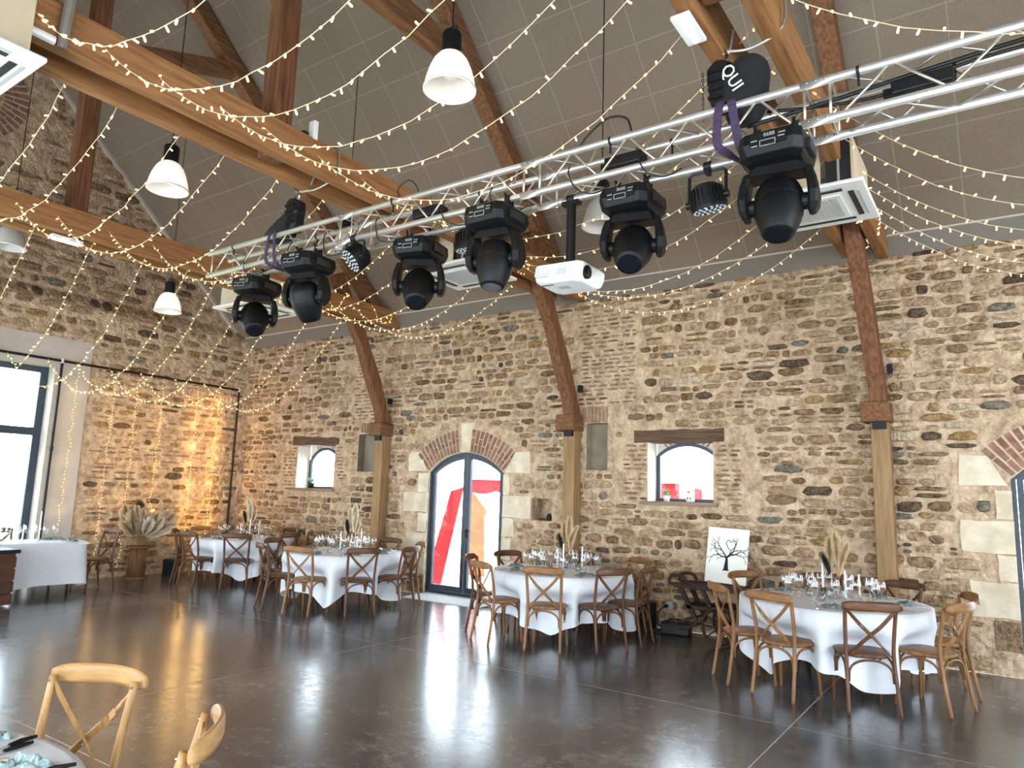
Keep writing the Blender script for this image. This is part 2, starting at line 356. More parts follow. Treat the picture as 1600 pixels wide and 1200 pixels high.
rng = random.Random(7)
def stone_geo(mb, u0, u1, v0, v1, P, h, mi, n=9, sq=None):
    sq = sq or rng.choice((3.5, 6, 9)); n = n if n == 8 else rng.choice((7, 9, 10))
    cu, cv, a, b = (u0+u1)/2, (v0+v1)/2, (u1-u0)/2, (v1-v0)/2
    ph = rng.random()*6.28; ring = []
    tilt_u, tilt_v = rng.uniform(-.35, .35)*h, rng.uniform(-.5, .3)*h
    for k in range(n):
        t = ph+2*math.pi*k/n; c, s_ = math.cos(t), math.sin(t)
        q = (abs(c)**sq+abs(s_)**sq)**(-1/sq)*rng.uniform(.80, 1.04); ring.append((q*c, q*s_))
    V = []
    for sc_, d in ((1.0, -.012), (.94, .5*h), (.66, h)):
        for x, y in ring:
            j = rng.uniform(-.18, .18)*h if d > 0 else 0
            V.append(P(cu+a*x*sc_, cv+b*y*sc_, d+j+(tilt_u*x+tilt_v*y)*(1 if d > 0 else 0)))
    V.append(P(cu, cv, h*rng.uniform(.85, 1.15)))
    F = []
    for r in range(2):
        for k in range(n): F.append((r*n+k, r*n+(k+1) % n, (r+1)*n+(k+1) % n, (r+1)*n+k))
    for k in range(n): F.append((2*n+k, 2*n+(k+1) % n, 3*n))
    mb.add(V, F, mi)
PALW = [.27, .29, .08, .045, .045, .045, .155, .07]
def rubble(u0, u1, v0, vmax, P, excl, hmin=.065, hmax=.16, wmin=.09, wmax=.36, proud=.030, gap=(.008, .03), skip=.05, pal=PALW):
    out = []; v = v0
    while v < vmax:
        ch = rng.uniform(hmin, hmax); u = u0+rng.uniform(-.1, .1)
        while u < u1:
            wd = rng.uniform(wmin, wmax)*(.75+.5*ch/hmax); g = rng.uniform(*gap)
            sub = [(v, v+ch)] if rng.random() > .16 or ch < .11 else [(v, v+ch*.5), (v+ch*.5, v+ch)]
            for a, b in sub:
                dv = rng.uniform(-.018, .018)
                r = (u+g/2, u+wd-g/2, a+g/2+dv, b-g/2+dv)
                if rng.random() > skip and r[1] < u1+.02 and not any(r[0] < e[1] and r[1] > e[0] and r[2] < e[3] and r[3] > e[2] for e in excl) and not (callable(vmax_f) and r[3] > vmax_f((r[0]+r[1])/2)-.05):
                    out.append((r, rng.uniform(.5, 1.3)*proud, rng.choices(range(8), pal)[0]))
            u += wd
        v += ch
    return out
vmax_f = None
def place_stones(st, P, parent, keep=300):
    def size(r):
        c = P((r[0]+r[1])/2, (r[2]+r[3])/2, 0); q = project(c)
        if q is None or not in_frame(c, 5): return 0
        return (r[1]-r[0])*(r[3]-r[2])/q[2]**2
    order = sorted(range(len(st)), key=lambda i: -size(st[i][0])); rest = MB()
    for n_, i in enumerate(order):
        r, h, mi = st[i]
        if n_ < keep:
            m_ = MB(); stone_geo(m_, *r, P, h, 0); m_.build('stone', STONE[mi], parent)
        else: stone_geo(rest, *r, P, h, mi, n=8)
    if rest.v: rest.build('rubble_stones', STONE, parent)['kind'] = 'stuff'

# limestone blocks, arches, lintels of the long wall
blocks = [(-8.28, -8.06, 1.67, 1.99), (-8.59, -8.06, 1.34, 1.66), (-8.25, -8.06, 1.01, 1.32), (-8.49, -8.06, .67, .99), (-8.29, -8.06, .32, .65), (-8.42, -8.08, .02, .30),
          (-6.50, -6.38, 1.66, 1.98), (-6.50, -5.98, 1.32, 1.65), (-6.50, -6.28, 1.03, 1.31), (-6.50, -6.33, .68, 1.01), (-6.50, -6.2, .35, .66), (-6.5, -6.36, .02, .33),
          (-.12, .03, 1.58, 1.88), (-.45, .03, 1.23, 1.56), (-.13, .03, .95, 1.21), (-.39, .03, .57, .93), (-.2, .03, .25, .55)]
polys = [[(-8.51, 2.02), (-8.09, 2.02), (-8.25, 2.34), (-8.44, 2.36), (-8.53, 2.31)][0:5], [(-6.47, 2.01), (-5.98, 2.0), (-6.02, 2.34), (-6.29, 2.33)],
         [(-7.36, 2.335), (-7.15, 2.335), (-7.09, 2.82), (-7.39, 2.81)], [(-.44, 1.93), (.0, 1.93), (-.16, 2.25), (-.42, 2.26)]]
def rough_rect(r, n=3):
    u0, u1, v0, v1 = r; j = lambda: rng.uniform(-.008, .008); p = []
    for k in range(n): p.append((u0+(u1-u0)*k/n+j(), v0+j()))
    for k in range(n): p.append((u1+j() if u1 not in (-8.06, .03) else u1, v0+(v1-v0)*k/n+j()))
    for k in range(n): p.append((u1+(u0-u1)*k/n+j(), v1+j()))
    for k in range(n): p.append((u0+j() if u0 != -6.50 else u0, v1+(v0-v1)*k/n+j()))
    return p
for r_ in blocks:
    m_ = MB(); m_.extrude(rough_rect(r_), PL, -.02, .012+rng.uniform(0, .006)); m_.build('limestone_block', 'limestone' if r_[2] > .31 else STONE[6], wall_back, bevel=.006)
for p_ in polys:
    m_ = MB(); m_.extrude(p_, PL, -.02, .014); m_.build('limestone_block', 'limestone', wall_back, bevel=.006)
def brick_arch(P, uc, zc, R, a0, a1, n, th, parent, mats=('brick', 'brick2'), depth=.014, panel=True):
    pt = lambda r, a: (uc+r*math.cos(a), zc+r*math.sin(a))
    if panel:
        k = 12; poly = [pt(R, a0+(a1-a0)*i/k) for i in range(k+1)]+[pt(R+th+.02, a1+(a0-a1)*i/k) for i in range(k+1)]
        if a1 > a0: poly = poly[::-1]
        m_ = MB(); m_.extrude(poly, P, -.02, .003); m_.build('arch_render', 'pink_render', parent)
    da = (a1-a0)/n
    for i in range(n):
        lo, hi = a0+da*(i+.16), a0+da*(i+.84)
        cuts = [(0, .35), (.39, 1)] if i % 2 else [(0, .61), (.65, 1)]
        for c0, c1 in cuts:
            r0, r1 = R+.012+th*c0, R+.012+th*c1
            q = [pt(r0, lo), pt(r1, lo), pt(r1, hi), pt(r0, hi)]
            if da < 0: q = q[::-1]
            m_ = MB(); m_.extrude(q, P, -.01, depth+rng.uniform(-.003, .003)); m_.build('brick', mats[rng.random() < .45], parent)
for d_, full in ((D1, True), (D2, False)):
    uc = (d_['u0']+d_['u1'])/2
    aL = math.acos((d_['u0']-uc)/d_['R']); kk = .105
    brick_arch(PL, uc, d_['zc'], d_['R'], aL-.02, math.pi/2+kk, 11, .37, wall_back)
    if full: brick_arch(PL, uc, d_['zc'], d_['R'], math.pi-aL+.02, math.pi/2-kk+.02, 11, .37, wall_back)
# soldier course over the recess, splayed bricks over the small windows
for k in range(7):
    m_ = MB(); m_.box((-5.07+.06*k, YW-.005, 2.87+rng.uniform(-.01, .01)), (.036, .03, .23)); m_.build('brick', 'thin_brick', wall_back)
for k in range(5):
    m_ = MB(); m_.box((-9.72+.06*k, YW-.005, 2.79+rng.uniform(-.01, .01)), (.036, .03, .17)); m_.build('brick', 'thin_brick', wall_back)
thin = [(-4.46, -4.075, 1.66, 2.42), (-3.145, -2.78, 1.62, 2.42), (-11.96, -11.52, 1.64, 2.46), (-10.40, -10.08, 1.85, 2.46), (-5.2, -4.25, 3.02, 4.44), (-10.0, -9.3, 2.95, 4.2)]
tb = []
for z_ in thin:
    v = z_[2]
    while v < z_[3]-.03:
        u = z_[0]+rng.uniform(0, .1)
        while u < z_[1]-.05:
            L_ = rng.uniform(.09, .22)
            if rng.random() > .14: tb.append((u, min(u+L_, z_[1]), v+rng.uniform(-.006, .006), v+rng.uniform(.026, .04)))
            u += L_+rng.uniform(.015, .03)
        v += rng.uniform(.058, .072)
tbm = [M['thin_brick'], M['brick2'], STONE[6], STONE[2]]
for i, r in enumerate(tb):
    if r[1]-r[0] < .04: continue
    m_ = MB(); stone_geo(m_, *r, PL, .012, 0, n=8, sq=5); m_.build('brick', tbm[rng.choices(range(4), [.5, .14, .24, .12])[0]], wall_back)
ex = [(o['u0']-.01, o['u1']+.01, o['v0']-.01, (o['vt'] or 3)+.005) for o in ops]
ex += [(b[0]-.01, b[1]+.01, b[2]-.01, b[3]+.01) for b in blocks]+thin
ex += [(-8.54, -8.05, 2.0, 2.37), (-6.5, -5.96, 1.98, 2.35), (-7.41, -7.07, 2.3, 2.84), (-.46, .02, 1.91, 2.28), (-8.15, -6.4, 2.2, 2.66), (-7.75, -6.8, 2.6, 2.76), (-.12, 1.6, 2.2, 2.7),
       (-5.1, -4.66, 2.74, 3.0), (-9.76, -9.4, 2.7, 2.9), (-11.66, -10.31, 2.48, 2.69), (-4.28, -2.98, 2.43, 2.63), (-11.64, -10.36, 1.6, 1.68), (-4.19, -3.07, 1.57, 1.66)]
st = rubble(XE+.02, 2.6, .02, ZE-.08, PL, ex)
place_stones(st, PL, wall_back, 300)
# lintels and sills
def lintel(u0, u1, v0, v1, drop):
    m_ = MB(); n = 9; top = []; bot = []
    for k in range(n+1):
        u = u0+(u1-u0)*k/n; bot.append((u, v0+rng.uniform(-.006, .006))); top.append((u, v1-drop*k/n+rng.uniform(-.01, .01)))
    m_.extrude(bot+top[::-1], PL, -.3, .03); return m_.build('lintel', 'lintel', wall_back)
lintel(-11.64, -10.33, 2.5, 2.68, .05); lintel(-4.26, -3.0, 2.445, 2.615, .0)
for u0, u1, v in ((-11.62, -10.38, 1.645), (-4.17, -3.09, 1.62)):
    m_ = MB(); m_.box(((u0+u1)/2, YW+.13, v), (u1-u0, .36, .05)); m_.build('sill_board', 'sill', wall_back, bevel=.004)

# arched small windows, doors
def arch_ring(o, y, th, dp, uc, hw, v0, zs, zt):
    """frame of an arched opening (uprights, foot and arch in one ring)"""
    def loop(k):
        f, R, zc = arch(uc, hw-k, zs, zt-k); n = 14
        return [(uc-hw+k, v0+k), (uc+hw-k, v0+k)]+[(uc+hw-k-(2*(hw-k))*i/n, f(uc+hw-k-(2*(hw-k))*i/n)) for i in range(n+1)]
    a, b = loop(0), loop(th); n = len(a); m_ = MB()
    P = lambda q, d: (q[0], y-d, q[1])
    V = [P(q, 0) for q in a]+[P(q, 0) for q in b]+[P(q, dp) for q in a]+[P(q, dp) for q in b]
    F = []
    for i in range(n):
        j = (i+1) % n
        F += [(2*n+i, 2*n+j, 3*n+j, 3*n+i), (i, n+i, n+j, j), (n+i, 3*n+i, 3*n+j, n+j), (i, j, 2*n+j, 2*n+i)]
    m_.add(V, F); return m_
def arch_panel(y, uc, hw, v0, zs, zt, th=.006):
    f, R, zc = arch(uc, hw, zs, zt); n = 14
    poly = [(uc-hw, v0), (uc+hw, v0)]+[(uc+hw-2*hw*i/n, f(uc+hw-2*hw*i/n)) for i in range(n+1)]
    m_ = MB(); m_.extrude(poly, lambda u, v, d: (u, y-d, v), 0, th); return m_
for nm, o, uc, hw, zs, zt in (('window_1', W1, -11.03, .45, 2.2, 2.47), ('window_2', W2, -3.63, .43, 2.28, 2.46)):
    wn = thing(nm, None, None, kind='structure'); y = YW+.34
    arch_ring(o, y, .05, .05, uc, hw, o['v0'], zs, zt).build('window_frame', 'frame', wn)
    arch_panel(y-.02, uc, hw-.045, o['v0']+.045, zs, zt-.045).build('pane', 'glass', wn)
    # spandrel masonry closing the flat-topped recess round the arch
    f, R, zc = arch(uc, hw, zs, zt); m_ = MB()
    PS = lambda u, v, d: (u, y-.01-d, v)
    strips(m_, o['u0'], o['u1'], o['v0'], lambda u: o['vt']+.01, [dict(u0=uc-hw, u1=uc+hw, v0=o['v0'], top=f, arch=True)], PS)
    sp = m_.build('spandrel', 'reveal', wn)
    for s_ in (-1, 1):
        for k in range(3):
            a = math.pi/2-s_*(.16+.11*k+.1); r0 = R+.01
            q = [(uc+r*math.cos(a+t), zc+r*math.sin(a+t)) for r, t in ((r0, .02), (r0, -.02), (r0+.09, -.02), (r0+.09, .02))]
            q = [(u, min(v, o['vt'])) for u, v in q]
            if max(abs(u-uc) for u, v in q) < hw+.05: m_ = MB(); m_.extrude(q, PS, 0, .008); m_.build('brick', 'brick', wn)
for nm, o in (('door_1', D1), ('door_2', D2)):
    dn = thing(nm, None, None, kind='structure'); uc = (o['u0']+o['u1'])/2; hw = (o['u1']-o['u0'])/2; y = YW+.13; z0 = .04
    arch_ring(o, y, .045, .08, uc, hw, z0, 2.0, 2.33).build('door_frame', 'frame', dn)
    for s_ in (-1, 1):
        lf = MB(); inn = uc+s_*.012; out = uc+s_*(hw-.05)
        f, R, zc = arch(uc, hw-.045, 2.0, 2.285)
        # leaf outline and opening
        def lp(k):
            a, b = sorted((inn+s_*k, out-s_*k)); n = 8
            return [(a, z0+.05+k*1.4), (b, z0+.05+k*1.4)]+[(b+(a-b)*i/n, f(b+(a-b)*i/n)-k) for i in range(n+1)]
        A, B = lp(0), lp(.06); n = len(A); P = lambda q, d: (q[0], y-.012-d, q[1])
        V = [P(q, 0) for q in A]+[P(q, 0) for q in B]+[P(q, .055) for q in A]+[P(q, .055) for q in B]; F = []
        for i in range(n):
            j = (i+1) % n; F += [(2*n+i, 2*n+j, 3*n+j, 3*n+i), (i, n+i, n+j, j), (n+i, 3*n+i, 3*n+j, n+j), (i, j, 2*n+j, 2*n+i)]
        lf.add(V, F); leaf = lf.build('door_leaf', 'frame', dn)
        gp = MB(); gp.extrude(B, lambda u, v, d: (u, y-.04-d, v), 0, .006); gp.build('pane', 'glass', leaf)
        if s_ > 0:
            h_ = MB(); h_.box((uc+.04, y-.08, 1.03), (.02, .03, .14)); h_.tube([(uc+.04, y-.09, 1.06), (uc+.04, y-.13, 1.06), (uc+.14, y-.13, 1.06)], .009); h_.build('door_handle', 'black', leaf)
th_ = MB(); th_.hexa([(-8.06, 8.66, .0), (-6.52, 8.66, .0), (-6.5, YW+.16, 0), (-8.06, YW+.16, 0), (-8.06, 8.66, .006), (-6.52, 8.66, .006), (-6.5, YW+.16, .045), (-8.06, YW+.16, .045)])
tag(th_.build('trim_1', 'concrete'), kind='structure')

# ------------------------------------------------------------------ end wall
SL = (ZR-4.67)/(YW-YR)
def roof(y): return 4.67+SL*(YW-y) if y >= YR else 4.67+SL*(y-(2*YR-YW))
WE = op(1.99, 5.39, 0, 3.6)
em = MB(); strips(em, YF, YW, 0, lambda u: 4.72, [WE], PE)
reveal(em, WE, PE, .45, 1)
PU = lambda u, v, d: (XE-.2+d, u, v)
em.add([PE(YF, 4.72, 0), PE(YW, 4.72, 0), PU(YW, 4.98, 0), PU(YF, 4.98, 0)], [(0, 1, 2, 3)])
strips(em, YF, YW+.02, 4.98, lambda u: max(roof(u)+.02, 4.99), [], PU)
wall_left = tag(em.build('wall_left', ['mortar', 'plaster']), kind='structure')
pm = MB(); P0 = op(1.99, 5.39, 0, 3.6); strips(pm, 1.44, 5.94, 0, lambda u: 4.11, [P0], lambda u, v, d: (XE+.025+d, u, v))
V_ = [(XE, 1.44, 0), (XE+.025, 1.44, 0), (XE+.025, 1.44, 4.11), (XE, 1.44, 4.11), (XE, 5.94, 0), (XE+.025, 5.94, 0), (XE+.025, 5.94, 4.11), (XE, 5.94, 4.11)]
pm.add(V_, [(0, 1, 2, 3), (5, 4, 7, 6), (3, 2, 6, 7)]); pm.build('plaster_surround', 'plaster', wall_left)
vmax_f = None
EPAL = [.27, .26, .09, .04, .05, .05, .20, .04]
st = rubble(YF, YW-.03, .08, 4.62, PE, [(1.40, 5.97, -.1, 4.14)], hmin=.09, hmax=.2, wmin=.13, wmax=.42, proud=.028, gap=(.03, .07), skip=.1, pal=EPAL)
vmax_f = roof
st2 = rubble(YF, YW-.03, 5.0, 9.7, PU, [(2.75, 4.75, 7.05, 8.95)], hmin=.1, hmax=.22, wmin=.14, wmax=.5, proud=.05, gap=(.03, .07), skip=.12, pal=EPAL)
vmax_f = None
place_stones(st, PE, wall_left, 150); place_stones(st2, PU, wall_left, 150)
# sloping ledge stones between the two thicknesses
for k in range(36):
    u = 1.0+k*.23+rng.uniform(-.03, .03)
    PLd = lambda a, b, d: (XE-.2*b+d*.8, a, 4.72+.26*b+d*.6)
    m_ = MB(); stone_geo(m_, u, u+.19, .12, .9, PLd, .03, 0); m_.build('stone', STONE[rng.choices(range(8), EPAL)[0]], wall_left)
# round brick oculus high in the gable
brick_arch(PU, YR, 8.0, .46, -math.pi*.62, math.pi*.62, 26, .36, wall_left)
oc = MB(); oc.lathe([(.46, 0), (.46, .01)], 24, Matrix.Translation((XE-.2+.004, YR, 8.0)) @ Matrix.Rotation(math.pi/2, 4, 'Y')); oc.build('oculus_infill', 'mortar', wall_left)
cb = MB(); cb.box((XE+.03, (5.97+YW)/2, .04), (.06, YW-5.97, .08)); cb.build('baseboard_left', 'mortar'); tag(bpy.data.objects['baseboard_left'], kind='structure')
# window of the end wall
wn = thing('window_3', None, None, kind='structure'); xg = XE-.28
def fbar(y0, y1, z0, z1, nm='window_frame', d=.07):
    m_ = MB(); m_.box((xg, (y0+y1)/2, (z0+z1)/2), (d, y1-y0, z1-z0)); return m_.build(nm, 'frame', wn, bevel=.004)
for a, b in ((5.27, 5.39), (1.99, 2.11), (3.08, 3.2), (4.2, 4.32)): fbar(a, b, 0, 3.6)
fbar(2.1, 5.28, 3.5, 3.6); fbar(2.1, 5.28, 2.42, 2.55, 'transom', .09); fbar(2.1, 5.28, 0, .1)
for a, b in ((2.11, 3.08), (3.2, 4.2), (4.32, 5.27)):
    for c, d in ((.1, 2.42), (2.55, 3.5)):
        m_ = MB(); m_.box((xg, (a+b)/2, (c+d)/2), (.008, b-a+.01, d-c+.01)); m_.build('pane', 'glass', wn)

# ------------------------------------------------------------------ other walls (out of view) and roof
def plain_wall(name, u0, u1, vtop, ops, P):
    m_ = MB(); strips(m_, u0, u1, 0, vtop, ops, P)
    for o in ops: reveal(m_, o, P, .3)
    return tag(m_.build(name, 'mortar'), kind='structure')
oppo = [op(x-1.1, x+1.1, 0, 3.2, 2.7) for x in (-11.0, -7.2, -3.2, .8, 4.8)]
PF = lambda u, v, d: (-u, YF+d, v)
plain_wall('wall_front', -XR, -XE+.3, lambda u: ZE+.1, [dict(o, u0=-o['u1'], u1=-o['u0'], top=(lambda f: (lambda u: f(-u)))(o['top'])) for o in oppo], PF)
PR = lambda u, v, d: (XR-d, -u, v)
plain_wall('wall_right', -YW, -YF, lambda u: roof(-u)+.02, [op(-6.0, 0.0, 0, 4.4)], PR)
def ceil_pt(x, b, d=0):            # b: distance up the slope from the eaves, d: down into the room
    c = math.hypot(1, SL); return Vector((x, YW-b/c-d*SL/c, 4.67+b*SL/c-d/c))
BL = (YW-YR)*math.hypot(1, SL)
cm = MB(); cm.add([ceil_pt(XE-.3, -.1), ceil_pt(XR+.1, -.1), ceil_pt(XR+.1, BL), ceil_pt(XE-.3, BL)], [(0, 3, 2, 1)])
oth = [(XE-.3, YF-.1, roof(YF)-.09), (XR+.1, YF-.1, roof(YF)-.09), (XR+.1, YR, ZR), (XE-.3, YR, ZR)]
cm.add(oth, [(0, 1, 2, 3)], 1)
ceiling = tag(cm.build('ceiling', ['ceil_grid', 'ceil']), kind='structure')
tl = MB(); c0 = ceil_pt(0, 0); 
ux, us_ = Vector((1, 0, 0)), (ceil_pt(0, 1)-ceil_pt(0, 0)); nd = ceil_pt(0, 0, 1)-ceil_pt(0, 0)
def tile_mesh(sx, sy):
    m_ = MB(); g = .006; x, y = sx/2-g, sy/2-g; e = .002
    q = lambda a, b, d: ux*a+us_*b+nd*d
    m_.add([q(-x, -y, 0), q(x, -y, 0), q(x, y, 0), q(-x, y, 0), q(-x+e, -y+e, .0025), q(x-e, -y+e, .0025), q(x-e, y-e, .0025), q(-x+e, y-e, .0025)],
           [(4, 7, 6, 5), (0, 4, 5, 1), (1, 5, 6, 2), (2, 6, 7, 3), (3, 7, 4, 0)])
    return m_
T_full = tile_mesh(.6, .6).mesh('ceiling_tile', 'ceil'); T_low = tile_mesh(.6, .17).mesh('ceiling_tile', 'ceil'); far = MB()
for i in range(-12, 24):
    for j in range(-1, 12):
        xc = -6.8-.3+.6*i; b0, b1 = (0, .17) if j < 0 else (.17+.6*j, .77+.6*j)
        if xc-.3 < XE-.3 or xc+.3 > XR or b1 > BL+.3: continue
        p = ceil_pt(xc, (b0+b1)/2)
        if any(in_frame(ceil_pt(xc+a, b), 10) for a in (-.3, .3) for b in (b0, b1)): link_mesh('ceiling_tile', T_low if j < 0 else T_full, ceiling, p)
        else:
            for (vv, ff) in [([Vector(q)+p for q in tile_mesh(.6, b1-b0).v], [(4, 7, 6, 5)])]: far.add(vv, ff)
far.build('ceiling_tile_field', 'ceil', ceiling)['kind'] = 'stuff'
# eaves soffit board with its pale bead; verge bead along the gable
sb = MB(); sb.add([(XE, YW-.005, ZE-.03), (XR, YW-.005, ZE-.03), (XR, YW-.17, ZE+.19), (XE, YW-.17, ZE+.19)], [(0, 1, 2, 3)]); tag(sb.build('trim_2', 'soffit'), kind='structure')
sb = MB(); sb.bar((XE, YW-.17, ZE+.19), (XR, YW-.17, ZE+.19), .02, .02); tag(sb.build('trim_3', 'white_trim'), kind='structure')
a, b = ceil_pt(XE-.16, .05, .03), ceil_pt(XE-.16, BL, .03)
sb = MB(); sb.bar(a, b, .07, .04, nd); tag(sb.build('trim_4', 'white_trim'), kind='structure')

# ------------------------------------------------------------------ outside
g_ = MB(); g_.box((-9, 24.8, -.12), (100, 30, .1)); tag(g_.build('ground_yard', 'gravel'), kind='structure')
g_ = MB(); g_.box((-36.9, -10.4, -.12), (45, 40, .1)); tag(g_.build('ground_lawn', 'lawn'), kind='structure')
tent = thing('party_tent', 'red, orange and white party tent standing in the yard behind the arched door', 'tent', (0, 0, 0))
def sheet(name, pts, mt, th=.02, y0=None):
    m_ = MB(); m_.extrude([(p[0], p[1]) for p in pts], lambda u, v, d: (u, (y0 or 12.5)-d, v), 0, th); return m_.build(name, mt, tent)
m_ = MB()
n = 24; top = [( -9.76+6.06*k/n, 1.97) for k in range(n+1)]; bot = [(-9.76+6.06*k/n, 1.72-.07*abs(math.sin(k*math.pi/3))) for k in range(n+1)]
m_.extrude(bot+top[::-1], lambda u, v, d: (u, 12.45-d, v), 0, .02); m_.build('valance', 'red', tent)
sheet('side_curtain', [(-9.27, -.05), (-8.88, -.05), (-8.42, 1.78), (-8.72, 1.70)], 'red', y0=10.6)
sheet('side_curtain', [(-9.68, -.1), (-9.25, -.1), (-9.31, 1.15), (-9.24, 1.3), (-9.7, 1.75)], 'orange', y0=12.46)
sheet('side_curtain', [(-5.6, -.1), (-3.9, -.1), (-3.9, 1.86), (-5.6, 1.86)], 'red', y0=12.4)
sheet('side_curtain', [(-3.85, -.1), (-2.9, -.1), (-2.9, 1.86), (-3.85, 1.86)], 'tent_white', y0=12.42)
m_ = MB(); m_.add([(-10.4, 12.4, 1.96), (-2.6, 12.4, 1.96), (-6.5, 15.5, 3.5), (-10.4, 18.4, 1.96), (-2.6, 18.4, 1.96)], [(0, 1, 2), (1, 4, 2), (4, 3, 2), (3, 0, 2)]); m_.build('tent_roof', 'tent_white', tent)
for x in (-11.6, -6.5, -2.65):
    for y in (12.5, 18.3):
        m_ = MB(); m_.tube([(x, y, -.08), (x, y, 2.0)], .03); m_.build('pole', 'white_pl', tent)
for i, (x, y, s_) in enumerate(((-27, 9.2, 1.5), (-30, 12.3, 1.9), (-26, 5.5, 1.2))):
    t_ = thing('garden_tree', ['young green tree on the lawn outside the tall end window', 'taller leafy tree beyond the lawn outside the end window', 'low leafy tree near the left edge of the end window'][i], 'tree', (x, y, -.07))
    m_ = MB(); m_.tube([(0, 0, 0), (.05, 0, 1.4*s_), (0, .05, 2.2*s_)], [.1, .07, .03]); m_.build('trunk', 'dark_wood', t_)
    m_ = MB(); r_ = random.Random(i)
    for k in range(120):
        d = Vector((r_.gauss(0, 1), r_.gauss(0, 1), r_.gauss(0, 1))).normalized()*r_.uniform(.5, 1)*s_; c = Vector((0, 0, 2.3*s_))+Vector((d.x*.8, d.y*.8, d.z))
        e1 = Vector((r_.gauss(0, 1), r_.gauss(0, 1), r_.gauss(0, 1))).normalized()*.16; e2 = e1.orthogonal().normalized()*.1
        m_.add([c-e1, c+e2, c+e1, c-e2], [(0, 1, 2, 3)])
    m_.build('crown', 'leafage', t_)['kind'] = 'stuff'
# ------------------------------------------------------------------ roof timbers: every piece is a part of its truss
def block(name, P8, mt, parent, bevel=.008): m_ = MB(); m_.hexa(P8); return m_.build(name, mt, parent, bevel=bevel)
def rbar(name, a, b, wd, ht, mt, parent, up=(0, 0, 1), bevel=.008): m_ = MB(); m_.bar(a, b, wd, ht, up); return m_.build(name, mt, parent, bevel=bevel)
ZT0, ZT1 = 4.56, 4.87
names = {X1: 'oak roof truss nearest the end wall, on the post beside the small dim window', X2: 'oak roof truss on the post between the arched door and the lintelled window',
         X3: 'oak roof truss on the post behind the rightmost table', X4: 'roof truss over the right end of the hall'}
trusses = {}
for X, xp in ((X1, -9.06), (X2, -5.20), (X3, -1.15), (X4, 2.75)):
    t_ = thing('roof_truss', names[X], 'roof truss', (0, 0, 0), group='timber roof trusses'); trusses[X] = t_
    # post against the wall, mat block, raking strut
    po = MB(); po.box((xp, YW-.125, 1.31), (.19, .19, 2.62)); po.build('post', 'oak_post', t_, bevel=.008)
    m_ = MB(); m_.box((xp, YW-.24, 2.58), (.14, .05, .085)); m_.build('uplight_box', 'black', t_, bevel=.004)
    m_ = MB(); m_.box((xp-.03, YW-.14, 2.735), (.30, .36, .23)); m_.build('bearing_block', 'old_y', t_, bevel=.02)
    m_ = MB(); c = .17
    path = [(9.02, 2.84), (8.93, 3.15), (8.52, 4.05), (8.2, 4.62), (7.78, 5.25)]
    pts = spline([(xp, y, z) for y, z in path], 4)
    o_ = len(m_.v)
    for i, p in enumerate(pts):
        d = (pts[min(i+1, len(pts)-1)]-pts[max(i-1, 0)]).normalized(); nx = Vector((1, 0, 0)); ny = d.cross(nx).normalized()
        xx = X+(xp-X)*max(0, 1-(p.z-2.84)/1.7)
        for a, b in ((-1, -1), (1, -1), (1, 1), (-1, 1)): m_.v.append(tuple(Vector((xx, p.y, p.z))+nx*a*.085+ny*b*(.105+.012*math.sin(i*1.3))))
    k = len(pts)
    for i in range(k-1):
        for j in range(4): a = o_+4*i+j; b = o_+4*i+(j+1) % 4; m_.f.append((a, b, b+4, a+4)); m_.m.append(0)
    m_.f += [(o_+3, o_+2, o_+1, o_), (o_+4*k-4, o_+4*k-3, o_+4*k-2, o_+4*k-1)]; m_.m += [0, 0]
    m_.build('raking_strut', 'old_z', t_, bevel=.012)
    m_ = MB(); m_.box((xp+.12, YW-.12, 3.24), (.05, .08, .1)); m_.build('spot_bracket', 'black', t_)
    # twin ties and what they clasp
    for s_ in (-1, 1):
        wd = .115; x = X+s_*.175
        e = YW-.08 if s_ > 0 else YW-.33
        m_ = MB(); m_.box((x, (e-1.7)/2, (ZT0+ZT1)/2), (wd, e+1.7, ZT1-ZT0)); m_.build('tie_beam', 'tie', t_, bevel=.008)
    m_ = MB(); m_.box((X, YR, (ZT0+.05+ZR-.3)/2), (.2, .2, ZR-.3-ZT0-.05)); m_.build('king_post', 'old_z', t_, bevel=.01)
    for s_ in (1, -1):
        f = lambda y: YR+s_*(y-YR)
        pa, pb = (X, f(8.72), roof(8.72)-.21), (X, f(YR+.05), roof(YR+.05)-.21)
        rbar('rafter', pa, pb, .2, .22, 'old_y', t_, bevel=.012)
        # inner rafter under the main one near the eaves
        rbar('brace', (X-.0, f(8.45), 5.02), (X, f(7.45), 6.0), .12, .13, 'old_y', t_) if X != X4 else None
    if X == X1:
        rbar('collar_brace', (X, YR+.08, 7.12), (X, 5.75, 7.86), .16, .22, 'old_y', t_)
        rbar('collar_brace', (X, YR-.08, 7.12), (X, 2*YR-5.75, 7.86), .16, .22, 'old_y', t_)
    else:
        rbar('collar_beam', (X, 2*YR-6.62, 7.0), (X, 6.62, 7.0), .17, .3, 'old_y', t_)

